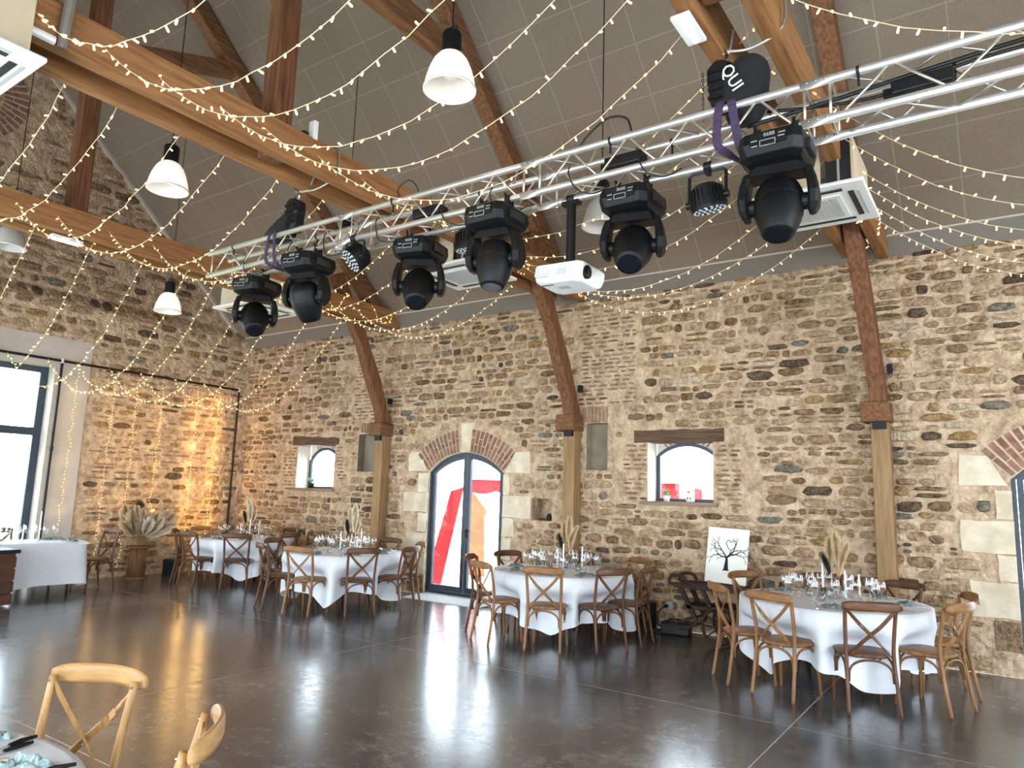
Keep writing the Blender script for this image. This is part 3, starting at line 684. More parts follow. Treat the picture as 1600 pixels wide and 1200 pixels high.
# ------------------------------------------------------------------ ceiling cassettes
def cassette(loc, label, rot=0):
    t_ = thing('ceiling_air_conditioner', label, 'air conditioner', loc, rot, 'ceiling cassette air conditioners'); h = .47
    m_ = MB(); m_.hexa([(-h, -h, 0), (h, -h, 0), (h, h, 0), (-h, h, 0), (-h, -h, .035), (h, -h, .035), (h, h, .035), (-h, h, .035)]); m_.build('panel', 'white_pl', t_, bevel=.012)
    m_ = MB(); m_.box((0, 0, -.006), (.52, .52, .012)); m_.build('intake_frame', 'white_pl', t_, bevel=.004)
    g = MB()
    for k in range(22):
        x = -.22+.44*k/21; g.box((x, 0, -.014), (.008, .44, .006))
    g.build('grille', 'grille', t_)
    for s_ in (-1, 1):
        for ax in (0, 1):
            for q, wd in ((.345, .045), (.40, .02)):
                d = (.58, wd, .006) if ax == 0 else (wd, .58, .006); c = (0, s_*q, -.002) if ax == 0 else (s_*q, 0, -.002)
                m_ = MB(); m_.box(c, d); m_.build('air_slot', 'slot' if q < .4 else 'grille', t_)
    for s_ in (-1, 1):
        m_ = MB(); m_.box((s_*.38, 0, .24), (.02, .78, .40)); m_.build('casing_side', 'casing', t_)
        m_ = MB(); m_.box((-.12, s_*.38, .24), (.5, .02, .40)); m_.build('casing_side', 'casing', t_)
        m_ = MB(); m_.box((.27, s_*.36, .24), (.2, .02, .38)); m_.build('service_gap', 'slot', t_)
        m_ = MB(); m_.tube([(.27, s_*.38, .05), (.27, s_*.38, .3), (.2, s_*.38, .33)], .012); m_.build('pipe', 'alu', t_)
    return t_
cassette((X3-.06, 6.52, 4.30), 'white square ceiling air conditioner behind the right-hand moving head, with beige casing')
cassette((X2-.03, 6.52, 4.30), 'white ceiling air conditioner with dotted grille, behind the truss middle')
cassette((X1-.08, 6.40, 4.30), 'white ceiling air conditioner seen edge-on beyond the left end of the metal truss')
cassette((X2-.03, 1.22, 4.30), 'white ceiling air conditioner cut by the upper left edge of the picture')

# ------------------------------------------------------------------ pendant lamps
def pendant(x, y, z, label, on, power=0, rim=.205):
    t_ = thing('pendant_lamp', label, 'pendant lamp', (x, y, z), 0, 'bell shaped hall pendants')
    prof = [(.075, .30), (.10, .285), (.135, .24), (.165, .17), (.188, .09), (rim, 0)]
    m_ = MB(); m_.lathe(prof[::-1], 36, cap0=False, cap1=False); m_.lathe([(r-.006, zz-.002) for r, zz in prof], 36, mi=1, cap0=False, cap1=False); m_.build('lamp_shade', ['lamp_on', 'lamp_in'] if on else ['lamp_off', 'lamp_off'], t_, smooth=True)
    m_ = MB(); m_.lathe([(rim-.004, -.008), (rim+.004, -.008), (rim+.004, .008), (rim-.004, .008)], 36, cap0=False, cap1=False); m_.build('rim', 'white_pl', t_, smooth=True)
    m_ = MB(); m_.lathe([(.05, .1), (.055, .16), (.05, .24), (.03, .29)], 16); m_.build('bulb', 'lamp_in' if on else 'lamp_off', t_, smooth=True)
    m_ = MB(); m_.lathe([(.077, .292), (.077, .47), (.07, .485), (.03, .49)], 24); m_.build('ballast_housing', 'black', t_)
    m_ = MB(); m_.tube([(.045, 0, .48), (.045, 0, .53), (0, 0, .545), (-.045, 0, .53), (-.045, 0, .48)], .006, 6); m_.build('hook', 'black', t_)
    m_ = MB(); m_.tube([(0, 0, .53), (0, 0, roof(y)-z-.01)], .006, 6); m_.build('cable', 'cable', t_)
    if power: point_light('pendant_glow', (x, y, z-.22), power*.11, (1, .93, .82), .1)
pendant(-3.4, 3.90, 4.80, 'large lit white bell pendant hanging highest, in front of the sloped timber', True, 26)
pendant(-7.1, 3.72, 4.75, 'lit white bell pendant under the honey tie beam near the upper left', True, 26)
pendant(-11.0, 3.69, 4.80, 'unlit grey bell pendant at the left edge below the timber beam', False)
pendant(-11.0, 5.98, 4.43, 'small lit bell pendant in front of the end stone wall', True, 22)
pendant(-3.3, 6.27, 4.46, 'unlit frosted pendant half hidden behind the moving head beside the projector', False)
pendant(-7.1, 6.2, 4.80, 'unlit pendant hidden behind the metal truss, its cable rising to the ceiling', False)

# emergency lights on the ties
t_ = thing('emergency_light', 'white box emergency light with lit tube under the tie beam at the top', 'light', (-1.43, 3.82, 4.53), .0)
m_ = MB(); m_.box((0, 0, 0), (.12, .30, .028)); m_.build('housing', 'white_pl', t_, bevel=.006)
m_ = MB(); m_.tube([(0, -.12, -.016), (0, .12, -.016)], .012); m_.build('tube', 'tube_on', t_)
m_ = MB(); m_.tube([(0, .1, .02), (-.05, .16, .08), (-.06, .16, .2)], .006); m_.build('bracket', 'white_pl', t_)
t_ = thing('emergency_light', 'lit strip light under the timber tie near the grey pendant', 'light', (-9.12, 3.63, 4.54))
m_ = MB(); m_.box((0, 0, 0), (.1, .34, .04)); m_.build('housing', 'white_pl', t_)
m_ = MB(); m_.box((0, 0, -.025), (.07, .3, .012)); m_.build('tube', 'tube_on', t_)
t_ = thing('cable_bracket', 'grey clamp with white tube fixed to the tie beam beside the corner air conditioner', 'bracket', (-5.04, 1.62, 4.6))
m_ = MB(); m_.box((0, -.16, .0), (.05, .09, .16)); m_.build('clamp', 'soffit', t_)
m_ = MB(); m_.tube([(.0, -.12, -.02), (.0, .16, -.02)], .03); m_.build('tube', 'white_pl', t_)
m_ = MB(); m_.tube([(.02, .2, -.06), (.04, .2, .1), (.03, .22, .5)], [.03, .035, .035]); m_.build('arm', 'soffit', t_)
t_ = thing('junction_box', 'small white box on the tie beam at the foot of the middle king post', 'box', (X2+.2, 3.95, 4.95))
m_ = MB(); m_.box((0, 0, 0), (.08, .05, .18)); m_.build('cover', 'white_pl', t_, bevel=.006)
m_ = MB(); m_.box((-.08, -.05, -.05), (.1, .06, .07)); m_.build('plug', 'black', t_)
# ------------------------------------------------------------------ fairy lights: swags between the trusses
frng = random.Random(11)
def bulb_mesh(R=.0064, L=.034):
    m_ = MB(); m_.lathe([(R*.7, 0), (R, .004), (R, L*.62)], 7, mi=0, cap1=False); m_.lathe([(R, L*.62), (R*.95, L*.85), (R*.5, L)], 7, mi=1, cap0=False)
    return m_
BULB = bulb_mesh(); BULB_ME = BULB.mesh('bulb', ['bulb', 'bulb_tip'])
BULB_S = bulb_mesh(.0075, .026)
swags = []
def swag(name_label, path, spacing, group, near, rw=.0028, big=1.0):
    t_ = thing('fairy_light_string', name_label, 'fairy lights', (0, 0, 0), group=group)
    m_ = MB(); m_.tube(path, rw, 5); m_.build('wire', 'wire', t_)
    P = [Vector(p) for p in path]; acc = 0; nxt = spacing*frng.random(); far = MB(); n = 0
    for a, b in zip(P, P[1:]):
        seg = (b-a).length
        while nxt < acc+seg:
            p = a.lerp(b, (nxt-acc)/seg); d = (b-a).normalized()
            v = Vector((frng.gauss(0, 1), frng.gauss(0, 1), frng.gauss(-.9, .7))); v = (v-d*v.dot(d)*.6).normalized()
            q = v.to_track_quat('Z', 'Y')
            if near and in_frame(p, 0) and swag.n < 300:
                o = link_mesh('bulb', BULB_ME, t_, p); o.rotation_euler = q.to_euler(); swag.n += 1
            else:
                R_ = q.to_matrix(); far.add([R_ @ Vector(x)*big+p for x in BULB.v], BULB.f); far.m[-len(BULB.f):] = BULB.m
            nxt += spacing*frng.uniform(.75, 1.25)
        acc += seg
    if far.v: far.build('bulb_row', ['bulb', 'bulb_tip'], t_)['kind'] = 'stuff'
    return t_
swag.n = 0
def cat(xa, za, xb, zb, y, sag, n=26, wob=.012):
    out = []
    for k in range(n+1):
        s_ = k/n; out.append((xa+(xb-xa)*s_, y+frng.uniform(-wob, wob), za+(zb-za)*s_-4*sag*s_*(1-s_)+frng.uniform(-.004, .004)))
    return out
YS = [1.65, 2.1, 2.48, 3.0, 3.42, 4.0, 4.55, 5.1, 5.7, 6.2, 6.85, 7.4, 8.0]
order = ['first', 'second', 'third', 'fourth', 'fifth', 'sixth', 'seventh', 'eighth', 'ninth', 'tenth', 'eleventh', 'twelfth', 'thirteenth']
zb_, zt_ = ZT1+.06, ZT1+.06
for k, y in enumerate(YS):
    inn = order[len(YS)-1-k]
    swag('%s fairy light swag from the stone wall between middle and right trusses' % inn.capitalize(), cat(X2, zb_, X3, zt_, y, .97+frng.uniform(-.04, .04)), .108, 'swags over the middle bay', y < 4.7)
for k, y in enumerate(YS):
    inn = order[len(YS)-1-k]
    swag('%s fairy light swag from the stone wall, left of the middle truss' % inn.capitalize(), cat(X1, zb_, X2, zt_, y, .9+frng.uniform(-.03, .03)), .108, 'swags over the left bay', y < 3.2)
for k, y in enumerate([2.6, 3.3, 3.95, 4.6, 5.2, 5.65, 6.2, 6.78, 7.4, 8.05]):
    swag('%s fairy light swag from the left, reaching the pipe on the end wall' % order[k].capitalize(), cat(XE+.14, 3.70, X1, 4.66, y, 1.08+frng.uniform(-.04, .04)), .10, 'swags reaching the end wall', False)
for k, y in enumerate([3.95, 5.1, 5.75, 6.4, 6.9, 7.4, 7.95]):
    swag('%s fairy light swag from the top, right of the right-hand truss' % order[k].capitalize(), cat(X3, zb_, X4, zt_, y, [1.04, 1.35, 1.28, 1.24, 1.2, 1.2, 1.15][k]), .10, 'swags over the right bay', k < 3)
# light curtains hanging on the end wall, below the pipe
for k, (y, z0) in enumerate(((5.72, .9), (6.36, .35), (6.78, .15), (7.26, .9), (7.98, .45), (8.45, .45))):
    pts = [(XE+.10+.02*math.sin(i*1.7+k), y+.018*math.sin(i*2.3+k)-.02*i/20, 3.62-(3.62-z0)*i/24) for i in range(25)]
    t_ = swag('%s vertical strand of fairy lights from the left, hanging on the end wall' % order[k].capitalize(), pts, .06, 'light curtains on the end wall', False, rw=.0015, big=.62)
    for zz in (3.2, 2.8, 2.4, 2.0, 1.6, 1.2, .8):
        if zz > z0: point_light('curtain_glow', (XE+.17, y, zz+.06*(k % 3)), (.6, .8, .9, 1.3, 3.0, 3.4)[k], (1, .62, .22), .06)
# loose bundles wound along the ties
for X, ys in ((X1, (6.3, 9.0)), (X2, (5.5, 9.0)), (X3, (5.5, 8.9))):
    pts = spline([(X+.2+frng.uniform(-.12, .12), ys[0]+(ys[1]-ys[0])*i/14, 4.75+frng.uniform(-.22, .16)) for i in range(15)], 3)
    swag('tangle of fairy lights wound along the %s timber tie' % {X1: 'far', X2: 'middle', X3: 'right'}[X], pts, .055, 'fairy light tangles on the ties', False)
for i, (x, y, z, p) in enumerate(((-3.2, 3.0, 4.0, 13), (-7.0, 3.0, 4.0, 13), (-3.2, 6.8, 4.0, 18), (-7.0, 6.8, 4.0, 20), (-11.2, 6.0, 3.5, 14), (.6, 6.4, 4.0, 16))):
    point_light('fairy_canopy_glow', (x, y, z), p, (1, .74, .40), .5)
# ------------------------------------------------------------------ aluminium box truss
TY0, TY1, TZ0, TZ1, TXa, TXb = 4.105, 4.345, 3.87, 4.11, -6.84, 1.6
rig = thing('lighting_truss', 'silver aluminium box truss running the length of the hall under the roof ties', 'truss', (TXa, TY0, TZ0))
def rp(mb, nm, mt, smooth=True):
    o = mb.build(nm, mt, rig, smooth=smooth); o.location = (-TXa, -TY0, -TZ0); return o
for y in (TY0, TY1):
    for z in (TZ0, TZ1):
        m_ = MB(); m_.tube([(TXa, y, z), (TXb, y, z)], .025, 14); rp(m_, 'chord', 'alu')
joints = [TXa, -4.72, -2.74, -.77, TXb]
faces = [lambda s: (TY0, TZ0+.24*s), lambda s: (TY1, TZ0+.24*s), lambda s: (TY0+.24*s, TZ1), lambda s: (TY0+.24*s, TZ0)]
for a, b in zip(joints, joints[1:]):
    n = 4; L_ = (b-a-.24)/n
    for fi, f in enumerate(faces):
        for k in range(n):
            x0 = a+.12+L_*k
            for q in (0, 1):
                s0, s1 = (0, 1) if q == 0 else (1, 0)
                if fi in (1, 3): s0, s1 = s1, s0
                p0, p1 = (x0+q*L_/2, *f(s0)), (x0+(q+1)*L_/2, *f(s1))
                m_ = MB(); m_.tube([p0, p1], .0085, 8); rp(m_, 'brace', 'alu_brace')
        for x in (a+.07, b-.07):
            m_ = MB(); m_.tube([(x, *f(0)), (x, *f(1))], .0085, 8); rp(m_, 'brace', 'alu_brace')
for x in joints[1:-1]:
    for y in (TY0, TY1):
        for z in (TZ0, TZ1):
            m_ = MB(); m_.tube([(x-.09, y, z), (x-.088, y, z), (x-.088, y, z), (x+.088, y, z), (x+.09, y, z)], [.025, .0275, .0275, .0275, .025], 14); rp(m_, 'coupler', 'alu')
            for dx in (-.05, 0, .05):
                m_ = MB(); m_.tube([(x+dx, y-.03, z+.0), (x+dx, y+.03, z)], .006, 6); rp(m_, 'coupler_pin', 'steel')

# ------------------------------------------------------------------ moving heads
def rrect(w_, d_, c):   # chamfered rectangle outline ccw
    w_, d_ = w_/2, d_/2
    return [(-w_+c, -d_), (w_-c, -d_), (w_, -d_+c), (w_, d_-c), (w_-c, d_), (-w_+c, d_), (-w_, d_-c), (-w_, -d_+c)]
def loft(mb, rings, mi=0):
    o = len(mb.v); n = len(rings[0])
    for r in rings: mb.v.extend(tuple(p) for p in r)
    for i in range(len(rings)-1):
        for j in range(n): a = o+i*n+j; b = o+i*n+(j+1) % n; mb.f.append((a, b, b+n, a+n)); mb.m.append(mi)
    mb.f.append(tuple(range(o, o+n))[::-1]); mb.f.append(tuple(range(o+(len(rings)-1)*n, o+len(rings)*n))); mb.m += [mi, mi]
TXT = text_mesh('8688', .032)
TXT.materials.append(M['mark_dim'])
def moving_head(x, y, label, yaw, pan, tilt):
    t_ = thing('moving_head_light', label, 'stage light', (x, y, TZ0), yaw, 'moving heads under the metal truss')
    b = MB()      # base, hanging upside down: local z down from the chord
    loft(b, [[Vector((p[0], p[1], z)) for p in rrect(w_, d_, c)] for w_, d_, c, z in ((.30, .30, .05, -.235), (.35, .38, .05, -.21), (.36, .42, .04, -.15), (.35, .41, .04, -.085), (.30, .34, .05, -.065))])
    base = b.build('base', 'plastic', t_, bevel=.006)
    m_ = MB(); m_.box((0, -.212, -.135), (.2, .008, .075)); pn = m_.build('display_panel', 'black', base)
    o = link_mesh('display_print', TXT, base, (0.01, -.2175, -.115), (math.pi/2, 0, 0))
    m_ = MB(); 
    for c, d in (((0, -.145), (.085, .004)), ((0, -.178), (.085, .004)), ((-.042, -.162), (.004, .035)), ((.042, -.162), (.004, .035)), ((-.075, -.14), (.035, .006)), ((.075, -.14), (.035, .006)), ((-.075, -.172), (.035, .006)), ((.08, -.12), (.04, .005))):
        m_.box((c[0], -.2175, c[1]), (d[0], .002, d[1]))
    m_.build('display_marks', 'mark_dim', base)
    for s_ in (-1, 1):
        m_ = MB(); m_.box((s_*.11, 0, -.03), (.04, .07, .08)); m_.tube([(s_*.11-.02, 0, 0), (s_*.11+.02, 0, 0)], .036, 12); m_.tube([(s_*.11, -.03, .01), (s_*.11, -.06, .03)], .012, 6); m_.build('clamp', 'black', t_)
        m_ = MB(); m_.box((s_*.19, 0, -.15), (.02, .16, .06)); m_.build('carry_handle', 'slot', t_)
    yk = thing('yoke', None, None, (0, 0, -.235), pan); yk.parent = t_
    m_ = MB(); loft(m_, [[Vector((p[0], p[1], z)) for p in rrect(w_, .15, .03)] for w_, z in ((.36, -.055), (.30, 0))]); m_.build('yoke_bridge', 'plastic', yk)
    for s_ in (-1, 1):
        m_ = MB(); rings = []
        for z, xo, th, dp in ((-.03, .165, .05, .13), (-.10, .185, .055, .15), (-.19, .195, .06, .17), (-.26, .19, .055, .15), (-.30, .18, .04, .09)):
            rings.append([Vector((s_*xo+p[0], p[1], z)) for p in rrect(th, dp, .015)])
        loft(m_, rings[::-1]); m_.build('yoke_arm', 'plastic', yk, bevel=.005)
    T = Matrix.Translation((0, 0, -.225)) @ Matrix.Rotation(tilt, 4, 'X')
    m_ = MB(); m_.lathe([(.02, .15), (.07, .148), (.115, .12), (.135, .07), (.14, .0), (.138, -.06), (.12, -.13), (.095, -.20), (.085, -.215)], 20, T); h = m_.build('head', 'plastic', yk, smooth=True)
    m_ = MB(); m_.lathe([(.143, .012), (.143, -.012)], 20, T, cap0=False, cap1=False); m_.build('head_band', 'black', yk)
    m_ = MB(); m_.lathe([(.07, -.212), (.07, -.2165)], 20, T); m_.build('lens', 'lens', yk)
    m_ = MB(); m_.tube([(-.17, 0, -.225), (.17, 0, -.225)], .05, 14); m_.build('pivot', 'black', yk)
    return t_
moving_head(-1.0, TY0, 'largest moving head at the right of the truss, in front of the square air conditioner', 0, .1, math.radians(-18))
moving_head(-3.05, TY0, 'moving head on the front chord just left of the white projector', 0, .15, math.radians(-10))
moving_head(-5.2, TY0, 'moving head on the front chord below the left hoist and beside the lit round lamp', .1, .15, math.radians(28))
moving_head(-2.04, TY1, 'moving head on the back chord just right of the projector, its lens facing forward', .0, .25, math.radians(-42))
moving_head(-4.03, TY1, 'moving head on the back chord between two others, angled to the viewer', .2, .4, math.radians(-38))
moving_head(-6.3, TY1, 'moving head at the far left end of the truss, tilted to the left', .15, .9, math.radians(-40))

# ------------------------------------------------------------------ LED washers
def par(x, y, z, label, rot, drop=.2, face=True):
    t_ = thing('par_light', label, 'stage light', (x, y, z))
    R = Matrix.Translation((0, 0, -drop)) @ Euler(rot).to_matrix().to_4x4()
    m_ = MB(); m_.lathe([(.07, .14), (.095, .12), (.10, .08), (.11, .03), (.115, -.01), (.115, -.025)], 28, R); m_.build('body', 'black', t_)
    for k in range(24):
        a = 2*math.pi*k/24; m_ = MB(); A = R @ Vector((.113*math.cos(a), .113*math.sin(a), -.01)); B = R @ Vector((.104*math.cos(a), .104*math.sin(a), .11)); m_.bar(A, B, .006, .016, (A-R @ Vector((0, 0, 0)))); m_.build('cooling_fin', 'black', t_)
    m_ = MB(); m_.lathe([(.112, -.026), (.112, -.028)], 28, R); fc = m_.build('front_plate', 'slot', t_)
    for r, n in ((.0, 1), (.038, 7), (.07, 12), (.098, 16)):
        for k in range(n):
            a = 2*math.pi*k/n; m_ = MB(); m_.lathe([(.0095, -.03), (.006, -.034)], 8, R @ Matrix.Translation((r*math.cos(a), r*math.sin(a), 0))); m_.build('led', 'led', fc)
    pv = [R @ Vector((s_*.125, 0, .04)) for s_ in (-1, 1)]
    m_ = MB(); m_.tube([pv[0], Vector((pv[0].x, 0, -.05)), Vector((pv[0].x*.8, 0, -.03)), Vector((pv[1].x*.8, 0, -.03)), Vector((pv[1].x, 0, -.05)), pv[1]], .011, 6); m_.build('bracket', 'black', t_)
    for p in pv: m_ = MB(); m_.tube([p-Vector((.02, 0, 0)), p+Vector((.02, 0, 0))], .024, 10); m_.build('knob', 'black', t_)
    m_ = MB(); m_.tube([(-.025, 0, 0), (.025, 0, 0)], .036, 12); m_.box((0, 0, -.03), (.03, .05, .05)); m_.build('clamp', 'black', t_)
par(-4.60, TY0, TZ0, 'round LED washer showing its dotted lens face, left part of the truss', (math.radians(-48), math.radians(8), math.radians(-20)), .19)
par(-1.50, TY1, TZ0, 'round LED washer pointing down between the two right-hand moving heads', (math.radians(12), math.radians(-8), 0), .27)
par(-3.50, TY1, TZ0, 'ribbed LED washer half hidden behind the moving head left of the projector', (math.radians(6), 0, 0), .2)

# ------------------------------------------------------------------ projector on its pole
pj = thing('projector', 'white projector hanging on a black pole under the truss', 'projector', (-2.54, TY1, TZ0))
m_ = MB(); m_.tube([(0, 0, -.02), (0, 0, -.51)], .035, 12); m_.build('pole', 'black', pj)
m_ = MB(); m_.box((0, 0, -.03), (.14, .06, .03)); m_.tube([(-.03, 0, 0), (.03, 0, 0)], .036, 12); m_.build('clamp', 'black', pj)
m_ = MB(); m_.box((0, 0, -.515), (.16, .16, .02)); m_.build('mount_plate', 'black', pj)
bd = thing('case', None, None, (-.02, .02, -.60), math.radians(38)); bd.parent = pj
bd.rotation_euler = (math.radians(-4), math.radians(4), math.radians(-6))
m_ = MB(); loft(m_, [[Vector((p[0], p[1], z)) for p in rrect(w_, d_, c)] for w_, d_, c, z in ((.36, .27, .05, -.07), (.41, .31, .03, -.05), (.43, .33, .025, 0), (.43, .33, .025, .055), (.41, .31, .03, .07))]); m_.build('shell', 'white_pl', bd, bevel=.008)
m_ = MB(); T = Matrix.Translation((.215, -.08, .0)) @ Matrix.Rotation(math.pi/2, 4, 'Y'); m_.lathe([(.05, -.02), (.05, .006), (.042, .008)], 20, T); m_.build('lens_ring', 'black', bd)
m_ = MB(); m_.lathe([(.038, .009), (.02, .014)], 20, T); m_.build('lens', 'lens', bd)
for i in range(5):
    for j in range(4):
        m_ = MB(); m_.box((-.17+.026*i, -.166, -.03+.022*j), (.018, .004, .012)); m_.build('vent', 'grille', bd)
m_ = MB(); m_.box((.05, -.166, .0), (.09, .003, .05)); m_.build('rating_plate', 'grille', bd)
m_ = MB(); m_.box((-.02, -.02, -.071), (.1, .06, .002)); m_.build('info_label', 'grille', bd)
m_ = MB(); m_.box((-.12, -.09, -.071), (.11, .012, .003)); m_.build('slot', 'slot', bd)

# ------------------------------------------------------------------ chain hoists
def hoist(x, Xt, label, bag, text=None):
    t_ = thing('chain_hoist', label, 'hoist', (x, 4.22, TZ1)); a, b = Xt+.245-x, Xt-.06-x
    zt, zb = ZT1-TZ1, ZT0-TZ1
    for pts in ([(.01, 0, .47), (a*.5, 0, zb-.02), (a, 0, zb+.06), (a, 0, zt), (a-.12, 0, zt+.03)], [(-.01, 0, .47), (b*.6, 0, zb), (b, 0, zb+.15)]):
        m_ = MB(); m_.tube(spline(pts, 5), .009, 6); m_.build('steel_rope', 'grey_cable', t_)
    m_ = MB(); m_.tube(spline([(-.02, 0, .48), (.03, 0, .45), (.02, 0, .39), (-.02, 0, .38), (-.03, 0, .42)], 4), .014, 8); m_.build('hook', 'steel', t_)
    m_ = MB(); loft(m_, [[Vector((p[0], p[1], z)) for p in rrect(w_, .15, .03)] for w_, z in ((.10, .06), (.14, .12), (.15, .22), (.17, .24), (.17, .34), (.10, .37))]); m_.build('hoist_body', 'black', t_, bevel=.006)
    for k in range(4): m_ = MB(); m_.box((0, -.08, .12+.06*k), (.13, .012, .022)); m_.build('cooling_fin', 'plastic', t_)
    m_ = MB(); m_.tube([(.075, -.04, .28), (.10, -.07, .28)], .03, 10); m_.build('motor_cap', 'plastic', t_)
    m_ = MB(); rings = []
    r_ = random.Random(int(x*10))
    for z, w_, d_, xo in bag:
        rings.append([Vector((xo+p[0]*r_.uniform(.88, 1.1), -.02+p[1]*r_.uniform(.92, 1.06), z+r_.uniform(-.012, .012))) for p in rrect(w_, d_, min(w_, d_)*.3)])
    loft(m_, rings); bg = m_.build('chain_bag', 'fabric_black', t_, smooth=True)
    sm = bg.modifiers.new('s', 'SUBSURF'); sm.levels = 1; sm.render_levels = 1
    if text:
        me = text_mesh(text, .11, .002); me.materials.append(M['mark'])
        link_mesh('bag_print', me, t_, (.115, -.172, .16), (math.radians(90), math.radians(66), 0))
    for k in range(16):
        T = Matrix.Translation((-.10, -.08, .30-.021*k)) @ Matrix.Rotation(math.pi/2*(k % 2), 4, 'Z'); m_ = MB()
        m_.tube([T @ Vector((.007*math.cos(q), 0, .013*math.sin(q))) for q in [i*math.pi/4 for i in range(9)]], .003, 5); m_.build('chain_link', 'steel', t_)
    return t_
hoist(-1.36, X3, 'black chain hoist with a big printed bag above the right of the truss', [(-.10, .20, .16, .14), (.0, .28, .24, .15), (.14, .31, .27, .15), (.26, .30, .26, .17), (.33, .22, .2, .18), (.36, .1, .1, .18)], text='QUI')
hoist(-5.60, X2, 'black chain hoist with a slumped bag above the left end of the truss', [(-.02, .44, .2, -.22), (.05, .40, .24, -.20), (.13, .28, .22, -.13), (.2, .18, .18, -.06), (.25, .10, .1, -.02)])
# slings that carry the truss
for x, nm in ((-1.30, 'purple round sling wrapped round the truss below the right hoist'), (-5.75, 'purple round sling wrapped round the truss below the left hoist')):
    t_ = thing('lifting_sling', nm, 'sling', (x, TY0, TZ1))
    for dx in (-.03, .04):
        m_ = MB(); path = spline([(dx*.4, .1, .10), (dx, -.02, .03), (dx*1.5, -.035, -.10), (dx*1.8+.01, -.04, -.25), (dx*1.2+.05, .0, -.31), (dx+.09, .1, -.33)], 5)
        for a, b in zip(path, path[1:]): m_.bar(a, b, .05 if x > -3 else .032, .012, (0, -1, .3))
        m_.build('strap', 'purple', t_)
# cables along and over the truss
def cable(nm, label, pts, r=.006, mt='cable', grp='loose cables on the truss'):
    m_ = MB(); m_.tube(spline(pts, 6), r, 6); return tag(m_.build(nm, mt, smooth=True), label, 'cable', grp)
cr_ = random.Random(3)
cable('power_cable', 'thick black cable lying in the right part of the truss', [(-1.2, 4.2, 4.0), (-.7, 4.24, 4.05), (-.2, 4.25, 4.09), (.3, 4.26, 4.12), (.9, 4.3, 4.14), (1.6, 4.3, 4.14)], .012)
cable('power_cable', 'second black cable sagging inside the right part of the truss', [(-1.1, 4.3, 4.12), (-.5, 4.28, 4.02), (.0, 4.27, 4.08), (.7, 4.3, 4.1), (1.6, 4.33, 4.12)], .01)
cable('power_cable', 'black cable looping high above the middle of the truss', [(-2.35, 4.1, 4.12), (-2.27, 4.1, 4.2), (-2.12, 4.1, 4.28), (-1.98, 4.1, 4.24), (-1.94, 4.1, 4.13)], .008)
cable('power_cable', 'thin black wire looping above the truss near the middle tie beam', [(-4.06, 4.12, 4.1), (-4.12, 4.12, 4.22), (-4.0, 4.12, 4.28), (-3.9, 4.12, 4.2), (-3.88, 4.12, 4.11)], .005)
for i in range(9):
    x = -6.2+i*.62+cr_.uniform(-.1, .1)
    cable('signal_cable', 'black cable loop hanging under the truss, %s from the left end' % order[i], [(x, 4.2, 4.06), (x+.05, 4.1, 3.92+cr_.uniform(-.03, .05)), (x+.12, 4.08, 3.80+cr_.uniform(-.05, .05)), (x+.22, 4.15, 3.78), (x+.3, 4.25, 3.86)], .005)
for i, (x, w_) in enumerate(((-3.85, .3), (-.25, .3), (-2.05, .28))):
    t_ = thing('power_box', ['black junction box strapped inside the truss left of the middle', 'black distribution box lying inside the right of the truss', 'black power box inside the truss above the projector side'][i], 'box', (x, 4.24, 4.0))
    m_ = MB(); m_.box((0, 0, 0), (w_, .12, .08)); m_.build('case', 'black', t_, bevel=.01)
    m_ = MB(); m_.box((-w_/2-.02, 0, 0), (.05, .04, .04)); m_.build('plug', 'blue' if i == 0 else 'plastic', t_)
for i, x in enumerate((-6.4, -5.4, -4.15, -3.4, -2.1, -1.75, -.55, -.1, .25)):
    m_ = MB(); m_.tube([(x-.008, TY0+(i % 2)*.24, TZ1), (x+.008, TY0+(i % 2)*.24, TZ1)], .029, 12); m_.box((x, TY0+(i % 2)*.24, TZ1-.05), (.012, .012, .08))
    tag(m_.build('cable_tie', 'cable'), 'black hook-and-loop tie round a truss tube, %s from the left' % order[i], 'strap', 'cable ties on the truss')
